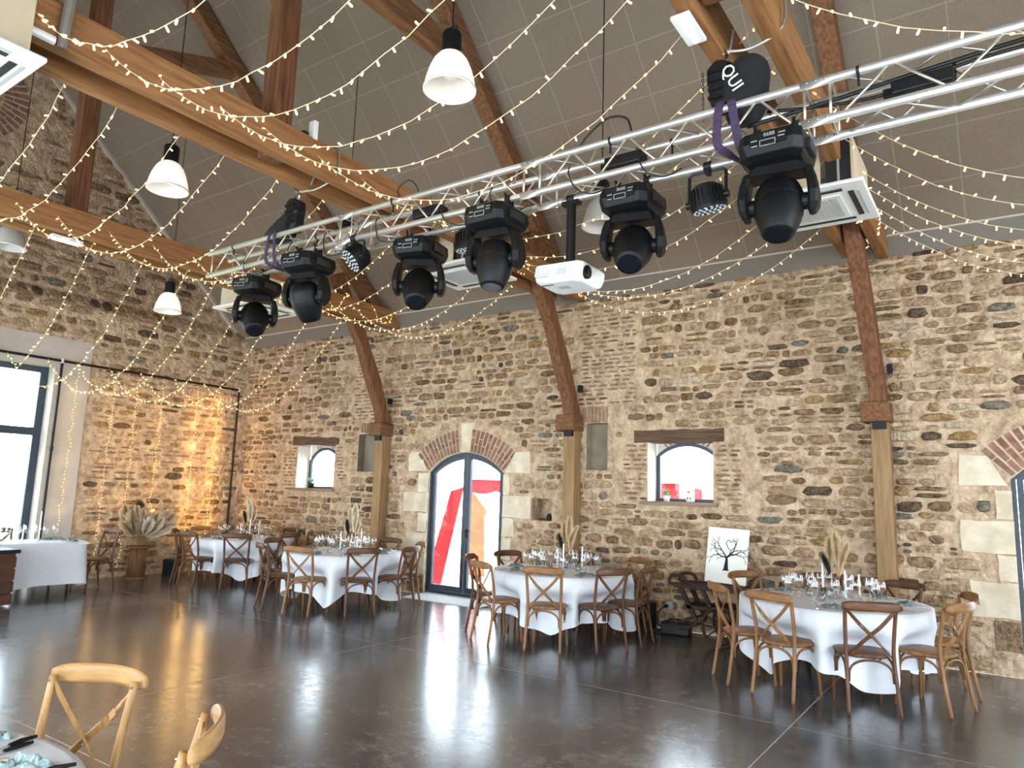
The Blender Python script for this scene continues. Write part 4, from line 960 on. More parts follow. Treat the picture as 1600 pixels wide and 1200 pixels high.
# ------------------------------------------------------------------ cross-back chairs (local: faces +y, back at -y)
def chair_meshes(wm):
    P = {}
    def seat():
        m_ = MB(); rings = []
        for z, k in ((.435, .93), (.445, 1.0), (.462, 1.0), (.470, .95)):
            r = []
            for i in range(24):
                a = 2*math.pi*i/24; c, s_ = math.cos(a), math.sin(a); q = (abs(c)**3.2+abs(s_)**3.2)**(-1/3.2)
                wx = .205+.02*s_*q; r.append(Vector((wx*c*q*k, .205*s_*q*k+.0, z)))
            rings.append(r)
        loft(m_, rings); v = m_.v; n = len(v)
        return m_
    P['seat'] = seat().mesh('seat', wm, True)
    def rear(s_):
        return MB().tube(spline([(s_*.20, -.265, 0), (s_*.192, -.225, .22), (s_*.185, -.195, .45), (s_*.19, -.205, .62), (s_*.20, -.258, .868)], 5), [.0125]+[.0165]*19+[.015], 8)
    def front(s_):
        return MB().tube([(s_*.195, .195, 0), (s_*.185, .175, .25), (s_*.178, .165, .30), (s_*.178, .165, .44)], [.012, .016, .019, .02], 8)
    for s_ in (-1, 1):
        P['rear%d' % s_] = rear(s_).mesh('leg', wm, True); P['front%d' % s_] = front(s_).mesh('leg', wm, True)
    m_ = MB(); rings = []
    for i in range(17):
        t = -1+2*i/16; x = t*.232; y = -.282-.052*(1-t*t); hz = .041*(1-abs(t)**9*.45); dv = Vector((.232, .104*t, 0)).normalized(); nv = Vector((-dv.y, dv.x, 0))
        zc = .862+.008*(1-t*t); r = []
        for a in [2*math.pi*k/12 for k in range(12)]:
            c, s_ = math.cos(a), math.sin(a); q = (abs(c)**3+abs(s_)**3)**(-1/3)
            r.append(Vector((x, y, zc))+nv*(.0125*c*q)+Vector((0, 0, hz*s_*q)))
        rings.append(r)
    loft(m_, rings); P['top_rail'] = m_.mesh('top_rail', wm+'_x', True)
    for s_ in (-1, 1):
        m_ = MB(); off = .007*s_
        pts = spline([(s_*.192, -.256, .835), (s_*.09, -.258+off, .715), (0, -.245+off, .63), (-s_*.09, -.222+off, .54), (-s_*.165, -.195, .455)], 4)
        for a, b in zip(pts, pts[1:]): m_.bar(a, b, .010, .030, (s_*.75, 0, 1))
        P['cross%d' % s_] = m_.mesh('cross_slat', wm)
    def hoop(a, b, top=.425, low=.25):
        a, b = Vector(a), Vector(b); pts = []
        for i in range(13):
            t = i/12; k = math.sin(math.pi*t)**.55; p = a.lerp(b, .5-.5*math.cos(math.pi*t)); pts.append((p.x, p.y, low+(top-low)*k))
        return MB().tube(pts, .0105, 7).mesh('bent_hoop', wm, True)
    P['hoop_f'] = hoop((-.165, .17, 0), (.165, .17, 0)); P['hoop_b'] = hoop((-.175, -.205, 0), (.175, -.205, 0))
    P['hoop_l'] = hoop((-.185, .155, 0), (-.188, -.19, 0)); P['hoop_r'] = hoop((.185, .155, 0), (.188, -.19, 0))
    m_ = MB()
    for x, y, z in ((-.2, -.240, .848), (.2, -.240, .848), (.15, -.182, .46), (-.15, -.182, .46), (0, -.24, .61)): m_.lathe([(.006, -.006), (.006, .006), (.003, .008)], 8, Matrix.Translation((x, y, z)) @ Matrix.Rotation(math.pi/2, 4, 'X'))
    P['bolts'] = m_.mesh('bolt', 'steel')
    return P
CH = {k: chair_meshes(k) for k in ('chair_a', 'chair_b', 'chair_c')}
def chair(x, y, rz, label, group, kind='chair_a'):
    t_ = thing('cross_back_chair', label, 'chair', (x, y, 0), rz, group); P = CH[kind]
    link_mesh('seat', P['seat'], t_)
    for k in ('rear-1', 'rear1', 'front-1', 'front1'): link_mesh('leg', P[k], t_)
    link_mesh('top_rail', P['top_rail'], t_)
    for k in ('cross-1', 'cross1'): link_mesh('cross_slat', P[k], t_)
    for k in ('hoop_f', 'hoop_b', 'hoop_l', 'hoop_r'): link_mesh('bent_hoop', P[k], t_)
    link_mesh('bolt', P['bolts'], t_)
    return t_
def facing(cx, cy, x, y): return math.atan2(cy-y, cx-x)-math.pi/2

# ------------------------------------------------------------------ round tables under square white cloths
def cloth_mesh(r, phase, seed, corner=.17, base=.515, top=.765, seats=()):
    rr = random.Random(seed); n = 220; m_ = MB(); rows = [0, .35, .7, .97, 1.0]
    ph = [rr.random()*6.28 for _ in range(6)]
    def hang(a):
        c = max(0, math.cos(2*(a-phase)))  # two pairs of corners
        k = abs(math.cos(2*(a-phase)))**6
        return base+corner*k+.02*math.sin(5*a+ph[0])
    bumps = [(rr.random()*6.283, rr.uniform(.035, .09), rr.uniform(.25, .75)*rr.choice((1, 1, -.6))) for _ in range(26)]
    def fold(a):
        k = abs(math.cos(2*(a-phase)))**14; s_ = .9*k
        for c0, w0, h0 in bumps:
            d = (a-c0+math.pi) % (2*math.pi)-math.pi; s_ += h0*math.exp(-(d/w0)**2)
        return s_+.15*math.sin(5*a+ph[4])
    for q in rows:
        for j in range(n):
            a = 2*math.pi*j/n; z = top+.0015*math.sin(7*a+q*9) if q < 1 else top-.004
            m_.v.append((r*q*math.cos(a), r*q*math.sin(a), z))
    steps = 12
    for i in range(1, steps+1):
        s_ = i/steps
        for j in range(n):
            a = 2*math.pi*j/n; h = min(hang(a), top-.06)
            rad = r+.012*min(1, s_*4)+fold(a)*.10*s_**.8-.012*s_
            rad = max(rad, r-.06*s_); z_ = top-.006-h*s_; q = min(1, max(0, (.66-z_)/.2)); q = q*q*(3-2*q)
            for ca, cd_ in seats:
                d = (a-ca+math.pi) % (2*math.pi)-math.pi; wv = math.exp(-(d/.30)**4); lim = (cd_-.235)/max(.6, math.cos(min(abs(d), .5)))
                if lim < rad: rad += (lim-rad)*wv*q
            m_.v.append((rad*math.cos(a), rad*math.sin(a), top-.006-h*s_))
    R = len(rows)+steps
    for i in range(R-1):
        for j in range(n):
            a = i*n+j; b = i*n+(j+1) % n; m_.f.append((a, a+n, b+n, b)); m_.m.append(0)
    return m_
def table(cx, cy, r, label, clabel, phase, seed, seats=()):
    t_ = thing('round_table', label, 'table', (cx, cy, 0), 0, 'round banquet tables')
    m_ = MB(); m_.lathe([(r-.02, .725), (r-.02, .752)], 40); m_.build('table_top', 'white_pl', t_)
    for k in range(4):
        a = math.pi/4+k*math.pi/2; m_ = MB(); m_.tube(spline([(.30*math.cos(a), .30*math.sin(a), .725), (.34*math.cos(a), .34*math.sin(a), .4), (.42*math.cos(a), .42*math.sin(a), 0)], 4), .016, 8); m_.build('leg', 'black', t_)
    m_ = MB(); m_.tube([(.33, -.33*0, .45), (-.33, 0, .45)], .012, 6); m_.build('leg_brace', 'black', t_)
    o = cloth_mesh(r, phase, seed, seats=seats).build('tablecloth', 'cloth', None, True); o.location = (cx, cy, 0)
    tag(o, clabel, 'tablecloth', 'white round tablecloths')

# ------------------------------------------------------------------ table ware
def wine_profile(h, r): return [(.033, 0), (.033, .003), (.006, .008), (.004, .012), (.004, h*.48), (.012, h*.52), (r, h*.70), (r*.98, h*.8), (r*.78, h)]
WINE = MB().lathe(wine_profile(.20, .038), 16, cap1=False).mesh('wine_glass', 'ware', True)
WATER = MB().lathe(wine_profile(.225, .044), 16, cap1=False).mesh('wine_glass', 'ware', True)
TUMB = MB().lathe([(.03, 0), (.033, .005), (.036, .09), (.0345, .09), (.031, .01), (.0, .008)], 16, cap1=False).mesh('tumbler', 'ware', True)
def napkin_mesh(seed, L=.20, W=.09, H=.055):
    rr = random.Random(seed); m_ = MB(); nu, nv = 12, 10; ph = [rr.random()*6 for _ in range(5)]
    for i in range(nu+1):
        for j in range(nv+1):
            u, v = i/nu*2-1, j/nv*2-1; e = max(abs(u)**2.4, abs(v)**2.4)
            z = H*max(0, 1-e)**.6*(.5+.35*math.sin(7*u+ph[0])*math.cos(6*v+ph[1])+.3*math.sin(11*u+9*v+ph[2]))
            m_.v.append((u*L*(1+.2*math.sin(3*v+ph[3])), v*W*(1+.25*math.sin(4*u+ph[4])), max(z, 0)+.0005))
    for i in range(nu):
        for j in range(nv): a = i*(nv+1)+j; m_.f.append((a, a+nv+1, a+nv+2, a+1)); m_.m.append(0)
    return m_
NAP = [napkin_mesh(s_).mesh('napkin', 'napkin', True) for s_ in range(5)]
NAPB = [napkin_mesh(s_+20, .17, .11, .07).mesh('napkin', 'napkin_b', True) for s_ in range(3)]
def fork_mesh():
    m_ = MB(); m_.bar((0, -.1, .004), (0, .03, .004), .011, .003); m_.bar((0, .03, .004), (0, .055, .006), .022, .003)
    for k in (-1, 0, 1): m_.bar((k*.008, .055, .006), (k*.008, .1, .003), .004, .002)
    return m_.mesh('fork', 'steel')
def knife_mesh():
    m_ = MB(); m_.bar((0, -.11, .005), (0, 0, .005), .015, .008); m_.bar((0, 0, .005), (.002, .11, .004), .018, .002); return m_.mesh('knife', 'steel')
def dark_knife():
    m_ = MB(); m_.tube([(0, -.11, .008), (0, -.05, .009), (0, -.01, .007)], [.006, .009, .006], 8, mi=1); m_.bar((0, -.01, .006), (0, .11, .004), .014, .002); return m_.mesh('knife', ['steel', 'plastic'])
FORK, KNIFE, DKNIFE = fork_mesh(), knife_mesh(), dark_knife()
def candle(x, y, z, h, label, grp, col='candle'):
    t_ = thing('taper_candle', label, 'candle', (x, y, z), 0, grp)
    m_ = MB(); m_.lathe([(.032, 0), (.034, .004), (.02, .01), (.012, .03), (.016, .05), (.013, .055)], 14); m_.build('holder', 'ware', t_, True)
    m_ = MB(); m_.lathe([(.0105, .045), (.0105, .045+h*.6), (.008, .045+h), (.003, .05+h)], 12); m_.build('wax', col, t_, True)
    m_ = MB(); m_.tube([(0, 0, .045+h), (0, .001, .06+h)], .0012, 5); m_.build('wick', 'ink', t_)
def plume_mesh(L, R, seed, mt, n=420, droop=.25):
    """a pampas head: a spindle of hair-thin upward barbs round a bending stem"""
    rr = random.Random(seed); m_ = MB(); bx, by = rr.uniform(-1, 1)*droop, rr.uniform(-1, 1)*droop
    ax = lambda t: Vector((bx*L*t*t, by*L*t*t, L*t))
    for k in range(n):
        t = rr.random()**.9*.9; p = ax(t); a = rr.random()*6.283; rad = R*math.sin(math.pi*min(1, .12+t*.9))**.7
        out = Vector((math.cos(a), math.sin(a), 0)); ln = L*.16+rad*.9
        tip = p+out*rad*rr.uniform(.3, 1.1)+Vector((0, 0, ln*rr.uniform(.7, 1.2))); mid = p.lerp(tip, .5)+out*rad*.25
        sd = out.cross(Vector((0, 0, 1)))*L*.0075
        m_.add([p-sd*.4, p+sd*.4, mid+sd, tip, mid-sd], [(0, 1, 2, 3, 4)])
    return m_
def plant_arrangement(x, y, z, label, h, spec, vase=True):
    """spec: list of (length, radius, lean x, lean y, stem, material)"""
    t_ = thing('pampas_bouquet', label, 'dried flowers', (x, y, z), 0, 'pampas bouquets')
    if vase:
        for k, (dx, dy, hh) in enumerate(((0, 0, .2), (.07, .03, .16), (-.06, .05, .13))):
            m_ = MB(); m_.lathe([(.03, 0), (.034, .004), (.034, hh*.55), (.012, hh*.75), (.012, hh), (.015, hh+.004)], 14, Matrix.Translation((dx, dy, 0)), cap1=False); m_.build('glass_bottle', 'ware', t_, True)
    for i, (L, R, lx, ly, st_, mt) in enumerate(spec):
        m_ = plume_mesh(L, R, 31*i+int(x*10), mt)
        q = Vector((lx, ly, 1)).normalized().to_track_quat('Z', 'Y'); o = m_.build('plume', mt, t_); o.location = q @ Vector((0, 0, st_)); o.rotation_euler = q.to_euler(); o['kind'] = 'stuff'
        m_ = MB(); m_.tube([(0, 0, .02), q @ Vector((0, 0, st_+L*.7))], [.003, .0015], 5); m_.build('stem', 'stem', t_)
    return t_

def dress(cx, cy, r, where, seed, n_seats=8, glasses=18, vase=(.05, .1), candles=3, cut=True, nap=True, a0=0):
    rr = random.Random(seed); z = .7665
    g = 'glasses on the %s' % where
    for k in range(glasses):
        a = a0+2*math.pi*(k//2)/(glasses/2)+(.16 if k % 2 else -.05)+rr.uniform(-.05, .05); rad = r*(.50 if k % 2 else .40)+rr.uniform(-.03, .03)
        o = link_mesh('wine_glass', WINE if k % 2 else WATER, None, (cx+rad*math.cos(a), cy+rad*math.sin(a), z), (0, 0, rr.random()))
        tag(o, 'clear stemmed glass in the cluster on the %s' % where, 'glass', g)
    for k in range(4):
        a = rr.random()*6.28; o = link_mesh('tumbler', TUMB, None, (cx+.22*math.cos(a+k*1.6), cy+.22*math.sin(a+k*1.6), z)); tag(o, 'small clear tumbler amid the glasses on the %s' % where, 'glass', 'tumblers on the %s' % where)
    for k in range(n_seats):
        a = a0+.2+2*math.pi*k/n_seats; ca, sa = math.cos(a), math.sin(a)
        if nap:
            o = link_mesh('napkin', NAP[k % 5], None, (cx+r*.74*ca, cy+r*.74*sa, z), (0, 0, a+rr.uniform(.6, 1.6))); o.scale = (.52, .62, .9)
            tag(o, 'crumpled sage grey napkin on the %s' % where, 'napkin', 'napkins on the %s' % where)
        if cut:
            for me, nm, off in ((FORK, 'fork', .13), (KNIFE, 'knife', -.13)):
                o = link_mesh(nm, me, None, (cx+r*.80*ca-off*sa, cy+r*.80*sa+off*ca, z+.001), (0, 0, a+math.pi/2)); tag(o, 'steel %s laid at a place on the %s' % (nm, where), nm, '%s set on the %s' % ('forks' if nm == 'fork' else 'knives', where))
    for k in range(candles):
        a = 2.2+k*1.9+seed; rad = .16+.05*(k % 2)
        candle(cx+vase[0]+rad*math.cos(a)*1.1, cy+vase[1]+rad*math.sin(a), z, (.24, .19, .28, .15)[k % 4], '%s white taper candle on the %s' % (('Medium', 'Short', 'Tall', 'Shortest')[k % 4], where), 'candles on the %s' % where)
    for k in range(3):
        a = rr.random()*6.28; t_ = MB(); t_.box((0, 0, .025), (.05, .012, .05)); o = t_.build('menu_card', 'kraft' if k else 'mark'); o.location = (cx+.3*math.cos(a+k*2), cy+.3*math.sin(a+k*2), z); o.rotation_euler = (0, 0, a)
        tag(o, 'little %s card on the %s' % ('kraft' if k else 'white', where), 'card', 'cards on the %s' % where)

TABS = {'right': (-1.48, 7.70, .86), 'mid': (-4.65, 7.89, .86), 'left': (-8.18, 7.50, .86), 'far': (-11.3, 7.98, .86)}
SEATS = {'right': [(218, .86), (252.5, .80), (296, .85), (337, .90), (18, .90), (62, .84), (105, .86), (150, .9)],
         'mid': [(203, .90), (247, .90), (290, .85), (331, .85), (4, .86), (57, .84), (108, .84), (160, .9)],
         'left': [(246, .92), (286, .86), (331, .84), (13, .86), (55, .88), (100, .9), (150, .9), (200, .92)],
         'far': [(186, .88), (231, .86), (275, .87), (319, .84), (5, .86), (50, .84), (95, .84), (142, .86)]}
wh = {'right': 'table beside the tree canvas', 'mid': 'middle table by the arched door', 'left': 'table below the dim small window', 'far': 'far table by the corner lights'}
for k, (nm, ph, sd) in enumerate((('right', .62, 3), ('mid', .35, 5), ('left', .5, 8), ('far', .9, 12))):
    cx, cy, r = TABS[nm]
    table(cx, cy, r, 'round folding table beneath the %s cloth' % wh[nm].replace('table', 'table\'s', 1), 'white cloth draped to the floor over the %s' % wh[nm], ph, sd, [(math.radians(a), d) for a, d in SEATS[nm]])
    dress(cx, cy, r, wh[nm], sd, glasses=(20, 22, 18, 14)[k], cut=k < 3)
PW, PC, PD = 'plume_w', 'plume', 'plume_d'
bq = lambda s_, m1: [(.30*s_, .05*s_, .05, .0, .27*s_, m1), (.26*s_, .05*s_, -.14, .06, .25*s_, m1), (.26*s_, .045*s_, .16, -.05, .22*s_, m1), (.18*s_, .03*s_, -.22, -.1, .2*s_, 'seed'), (.2*s_, .04*s_, .1, .2, .18*s_, m1)]
for nm, m1, dx, dy, s_ in (('right', PC, .02, .12, 1.12), ('mid', PC, -.05, .2, 1.12), ('left', PW, .02, .12, 1.2), ('far', PW, -.05, .1, 1.2)):
    cx, cy, r = TABS[nm]
    plant_arrangement(cx+dx, cy+dy, .7665, '%s pampas plumes in glass bottles on the %s' % ({PC: 'cream', PW: 'bleached white'}[m1], wh[nm]), .6, bq(s_, m1))
# chairs round each table: (angle from the table centre, distance, wood, description)
def ring(nm, lst):
    cx, cy, r = TABS[nm]
    for a, d, wd, lab in lst:
        a = math.radians(a); x, y = cx+d*math.cos(a), cy+d*math.sin(a)
        chair(x, y, facing(cx, cy, x, y), lab, 'chairs round the %s' % wh[nm], wd)
ring('right', [(*SEATS['right'][0], 'chair_a', 'honey chair side-on at the left of the table beside the tree canvas'), (*SEATS['right'][1], 'chair_a', 'light honey chair at the front left of the table beside the tree canvas'), (*SEATS['right'][2], 'chair_b', 'dark brown chair at the front of the table beside the tree canvas'), (*SEATS['right'][3], 'chair_a', 'brown chair seen obliquely at the right of the rightmost table'), (*SEATS['right'][4], 'chair_a', 'chair tucked behind the rightmost chair of the rightmost table'), (*SEATS['right'][5], 'chair_b', 'dark chair against the wall behind the rightmost table, right of the post'), (*SEATS['right'][6], 'chair_b', 'dark chair at the back of the rightmost table, behind the candles'), (*SEATS['right'][7], 'chair_a', 'brown chair at the back left of the rightmost table, below the canvas')])
ring('mid', [(*SEATS['mid'][0], 'chair_b', 'reddish chair at the far left of the middle table, against the door glare'), (*SEATS['mid'][1], 'chair_a', 'honey chair angled at the left front of the middle table'), (*SEATS['mid'][2], 'chair_a', 'honey chair square to the viewer at the middle table'), (*SEATS['mid'][3], 'chair_b', 'dark brown chair at the right front of the middle table'), (*SEATS['mid'][4], 'chair_b', 'chair seen edge-on at the right of the middle table'), (*SEATS['mid'][5], 'chair_a', 'honey chair behind the middle table, before the stone wall'), (*SEATS['mid'][6], 'chair_b', 'dark chair behind the glasses of the middle table'), (*SEATS['mid'][7], 'chair_b', 'dark red chair between the middle table and the arched door')])
ring('left', [(*SEATS['left'][0], 'chair_b', 'dark chair side-on at the left of the table below the dim window'), (*SEATS['left'][1], 'chair_a', 'honey chair at the front left of the table below the dim window'), (*SEATS['left'][2], 'chair_b', 'dark chair at the front right of the table below the dim window'), (*SEATS['left'][3], 'chair_b', 'brown chair side-on between its table and the arched door'), (*SEATS['left'][4], 'chair_a', 'light chair behind the table, right of the oak post'), (*SEATS['left'][5], 'chair_b', 'dark chair hidden behind the glasses below the dim window'), (*SEATS['left'][6], 'chair_a', 'light chair at the back left of the table below the dim window'), (*SEATS['left'][7], 'chair_b', 'dark chair at the far left of the table below the dim window')])
ring('far', [(*SEATS['far'][0], 'chair_c', 'pale chair at the left of the far table beside the pampas drum'), (*SEATS['far'][1], 'chair_b', 'dark chair at the front left of the far table'), (*SEATS['far'][2], 'chair_b', 'brown chair at the front right of the far table'), (*SEATS['far'][3], 'chair_b', 'dark chair at the right of the far table, overlapped by the next table'), (*SEATS['far'][4], 'chair_b', 'dark chair at the right back of the far table'), (*SEATS['far'][5], 'chair_a', 'light chair behind the far table near the long wall'), (*SEATS['far'][6], 'chair_b', 'dark chair behind the far table in the corner'), (*SEATS['far'][7], 'chair_b', 'dark chair behind the far table, near the vertical light strands')])

# ------------------------------------------------------------------ table by the end window (rounded oblong)
def oblong_cloth(hx, hy, rad, top, hem, seed):
    rr = random.Random(seed); m_ = MB(); n = 200; pts = []
    per = []
    for j in range(n):
        a = 2*math.pi*j/n; c, s_ = math.cos(a), math.sin(a); q = (abs(c)**5+abs(s_)**5)**(-.2); per.append((hx*c*q, hy*s_*q, c, s_))
    for q in (0, .5, .97, 1): pts.append([(x*q, y*q, top if q < 1 else top-.004) for x, y, c, s_ in per])
    for i in range(1, 11):
        t = i/10; row = []
        for j, (x, y, c, s_) in enumerate(per):
            a = 2*math.pi*j/n; cor = abs(math.sin(2*a))**8
            f = (.35*math.sin(11*a+1)+.3*math.sin(23*a+2))*.04*t+.07*cor*t+.03*t; L_ = math.hypot(x, y)
            row.append((x+f*c, y+f*s_, top-.006-(top-hem-.05*math.sin(3*a))*t))
        pts.append(row)
    for r_ in pts: m_.v.extend(r_)
    for i in range(len(pts)-1):
        for j in range(n): a = i*n+j; b = i*n+(j+1) % n; m_.f.append((a, a+n, b+n, b)); m_.m.append(0)
    return m_
TLx, TLy = -12.05, 4.35
t_ = thing('oblong_table', 'long table under the white cloth by the tall end window', 'table', (TLx, TLy, 0))
m_ = MB(); m_.box((0, 0, .74), (.78, 2.3, .03)); m_.build('table_top', 'white_pl', t_)
for sx in (-1, 1):
    for sy in (-1, 1): m_ = MB(); m_.tube([(sx*.3, sy*.95, 0), (sx*.3, sy*.95, .73)], .02, 8); m_.build('leg', 'black', t_)
o = oblong_cloth(.43, 1.2, .2, .765, .12, 4).build('tablecloth', 'cloth', None, True); o.location = (TLx, TLy, 0); tag(o, 'long white cloth over the table by the tall end window', 'tablecloth')
rr = random.Random(9); wl = 'long table by the end window'
for k in range(9):
    o = link_mesh('wine_glass', WINE if k % 2 else WATER, None, (TLx-.22+.10*(k % 3)+rr.uniform(-.02, .02), TLy+.15+.085*k, .7665)); tag(o, 'clear glass in the row on the %s' % wl, 'glass', 'glasses on the '+wl)
for k, (dx, dy, h) in enumerate(((.28, .02, .26), (.26, .32, .21), (.22, .55, .40))): candle(TLx+dx-.1, TLy+dy, .7665, h, '%s taper candle on the %s' % (('Middle sized', 'Short', 'Tall')[k], wl), 'candles on the '+wl, 'candle')
for k, (dx, dy) in enumerate(((.2, .95), (-.15, .85), (-.2, .1), (.05, -.3))):
    o = link_mesh('napkin', NAP[k], None, (TLx+dx, TLy+dy, .7665), (0, 0, k*1.3)); o.scale = (.8, .8, 1); tag(o, 'sage grey napkin lying on the %s' % wl, 'napkin', 'napkins on the '+wl)
plant_arrangement(TLx+.1, TLy-.25, .7665, 'white dried flowers at the left edge of the long table by the end window', .4, [(.2, .06, -.2, .1, .1, PW), (.2, .05, .2, .2, .08, PW)])
chair(-12.9, 4.8, -math.pi/2, 'reddish chair behind the long table, against the bright end window', 'chairs of the long table', 'chair_b')
chair(-12.9, 3.95, -math.pi/2, 'chair behind the long table at the very left edge', 'chairs of the long table', 'chair_b')
chair(-12.1, 5.80, math.pi+.12, 'brown chair with pale top rail standing alone at the end of the long table', 'chairs of the long table', 'chair_b')

# ------------------------------------------------------------------ foreground table and its two chairs
FT = (-2.82, .42, .9)
table(*FT, 'round folding table under the white cloth in the near corner', 'white cloth of the table in the near corner, only its rim in view', .2, 21)
chair(-3.14, 1.38, facing(-2.80, .25, -3.14, 1.38)+.12, 'golden chair nearest the camera, its back rail turned to the viewer', 'chairs of the near corner table', 'chair_c')
chair(-2.49, 1.32, facing(-3.1, .75, -2.49, 1.32)+.1, 'golden chair cut off by the lower picture edge, seen end-on', 'chairs of the near corner table', 'chair_c')
wf = 'near corner table'
for k, (x, y, a, me) in enumerate(((-2.93, 1.185, math.pi+.25, DKNIFE), (-2.88, 1.15, math.pi+.2, DKNIFE), (-2.60, 1.15, math.pi-.2, DKNIFE))):
    o = link_mesh('knife', me, None, (x, y, .7665), (0, 0, a)); tag(o, ['dark-handled knife on the %s, upper of a pair', 'dark-handled knife on the %s, lower of a pair', 'dark-handled knife at the lower edge of the %s'][k] % wf, 'knife', 'knives on the '+wf)
for k, (x, y, a) in enumerate(((-3.10, 1.17, .3), (-2.69, 1.13, 1.2), (-2.80, .98, .9))):
    o = link_mesh('napkin', NAPB[k], None, (x, y, .7665), (0, 0, a)); o.scale = (.5, .5, .7); tag(o, ['pale blue napkin nearest the left picture edge on the %s', 'knotted pale blue napkin at the front rim of the %s', 'pale blue napkin at the bottom edge on the %s'][k] % wf, 'napkin', 'napkins on the '+wf)
t_ = thing('place_card', 'kraft card with a white slip on the near corner table', 'card', (-2.80, 1.105, .7665), 1.2)
m_ = MB(); m_.box((0, 0, .003), (.12, .06, .006)); m_.build('card', 'kraft', t_)
m_ = MB(); m_.box((.0, .0, .0075), (.1, .012, .003)); m_.build('slip', 'mark', t_)
# ------------------------------------------------------------------ pampas on a cable drum by the end wall
t_ = thing('cable_drum', 'old wooden cable drum standing on end by the lit end wall', 'cable drum', (-12.85, 6.92, 0))
m_ = MB(); m_.lathe([(.2, 0), (.2, .03)], 28); m_.build('lower_flange', 'spool', t_)
m_ = MB(); m_.lathe([(.145, .03), (.14, .3), (.145, .53)], 24); m_.build('core', 'spool', t_, True)
m_ = MB(); m_.lathe([(.21, .53), (.21, .56)], 28); m_.build('upper_flange', 'spool', t_)
big = []
pr = random.Random(5)
for k in range(46):
    lx, ly = pr.uniform(-.8, .8), pr.uniform(-.9, 1.5); big.append((pr.uniform(.34, .5), pr.uniform(.08, .12), lx, ly, pr.uniform(.16, .3), pr.choice([PC, PC, PW, PD])))
plant_arrangement(-12.85, 6.92, .56, 'large spreading bunch of cream and brown pampas on the cable drum', .9, big, vase=False)
# black goal-post pipe on the end wall
t_ = thing('pipe_frame', 'thin black pipe frame standing before the end wall and its window', 'pipe frame', (XE+.1, 5.44, 0))
for nm, a, b in (('upright', (0, 0, 0), (0, 0, 3.7)), ('upright', (0, 3.45, 0), (0, 3.45, 3.66)), ('crossbar', (0, -4.4, 3.74), (0, 0, 3.70)), ('crossbar', (0, 0, 3.70), (0, 3.45, 3.66))):
    m_ = MB(); m_.tube([a, b], .022, 10); m_.build(nm, 'black', t_)
for y, z in ((0, 3.7), (3.45, 3.66), (0, 2.2)): m_ = MB(); m_.tube([(0, y, z-.04), (0, y, z+.04)], .03, 10); m_.build('joint', 'alu' if z > 3 else 'black', t_)
# speakers / boxes on the floor
def speaker(x, y, rz, label, sx=.2, sy=.2, sz=.30):
    t_ = thing('floor_speaker', label, 'speaker', (x, y, 0), rz); m_ = MB(); m_.box((0, 0, sz/2), (sx, sy, sz)); m_.build('cabinet', 'black', t_, bevel=.01)
    m_ = MB(); m_.box((0, -sy/2-.003, sz/2), (sx*.86, .008, sz*.86)); m_.build('front_grille', 'fabric_black', t_)
speaker(-12.85, 7.55, .8, 'small black box on the floor between the cable drum and the far table', .22, .22, .3)
speaker(-3.98, 8.93, .0, 'black box on the floor against the wall behind the middle table', .2, .22, .34)
t_ = thing('power_case', 'black equipment case on the floor below the wall socket', 'case', (-3.55, 8.88, 0), .15)
m_ = MB(); m_.box((0, 0, .075), (.36, .2, .15)); m_.build('case', 'black', t_, bevel=.02)
m_ = MB(); m_.tube(spline([(-.1, 0, .15), (-.08, 0, .18), (.08, 0, .18), (.1, 0, .15)], 4), .01, 6); m_.build('handle', 'plastic', t_)
t_ = thing('wall_socket', 'grey outdoor wall socket with a black plug above the equipment case', 'socket', (-3.73, YW-.02, .30))
m_ = MB(); m_.box((.0, -.02, .01), (.09, .06, .09)); m_.build('socket_box', 'grille', t_, bevel=.006)
m_ = MB(); m_.tube([(-.03, -.04, .0), (-.04, -.1, .0)], .022, 8); m_.build('plug', 'black', t_)
m_ = MB(); m_.tube(spline([(-3.77, 9.04, .30), (-3.84, 9.0, .22), (-3.82, 8.95, .08), (-3.7, 8.9, .03), (-3.95, 8.75, .012), (-4.1, 8.85, .012), (-3.8, 8.98, .012)], 6), .01, 6); tag(m_.build('extension_lead', 'cable', None, True), 'black lead coiling from the wall socket to the floor', 'cord')

# ------------------------------------------------------------------ old barrow with the tree canvas
bt = thing('wooden_barrow', 'old dark wooden porter barrow with spoked wheel against the wall', 'barrow', (-3.0, 8.62, 0))
def bp(nm, pts, r, mt='dark_wood'): m_ = MB(); m_.tube(spline(pts, 4), r, 8); return m_.build(nm, mt, bt, True)
m_ = MB(); m_.box((.15, .0, .655), (1.0, .42, .05)); m_.build('bed', 'dark_wood', bt, bevel=.008)
for s_ in (-1, 1):
    m_ = MB(); m_.bar((-.40, s_*.17, .66), (.62, s_*.17, .66), .05, .06); m_.build('side_rail', 'dark_wood', bt, bevel=.006)
    bp('handle', [(-.38, s_*.17, .67), (-.46, s_*.17, .68), (-.44, s_*.17, .76), (-.30, s_*.17, .77), (-.24, s_*.17, .70)], .02)
    m_ = MB(); m_.bar((-.33, s_*.16, .64), (-.13, s_*.16, .26), .04, .05); m_.build('leg', 'dark_wood', bt)
    m_ = MB(); m_.bar((-.06, s_*.16, .64), (.06, s_*.16, .40), .04, .04); m_.build('strut', 'dark_wood', bt)
    bp('foot_loop', [(-.15, s_*.16, .30), (-.28, s_*.16, .25), (-.38, s_*.16, .22), (-.34, s_*.16, .16), (-.2, s_*.16, .19), (-.12, s_*.16, .26)], .016)
m_ = MB(); m_.bar((-.28, 0, .42), (.45, 0, .42), .36, .05); m_.build('lower_shelf', 'dark_wood', bt, bevel=.006)
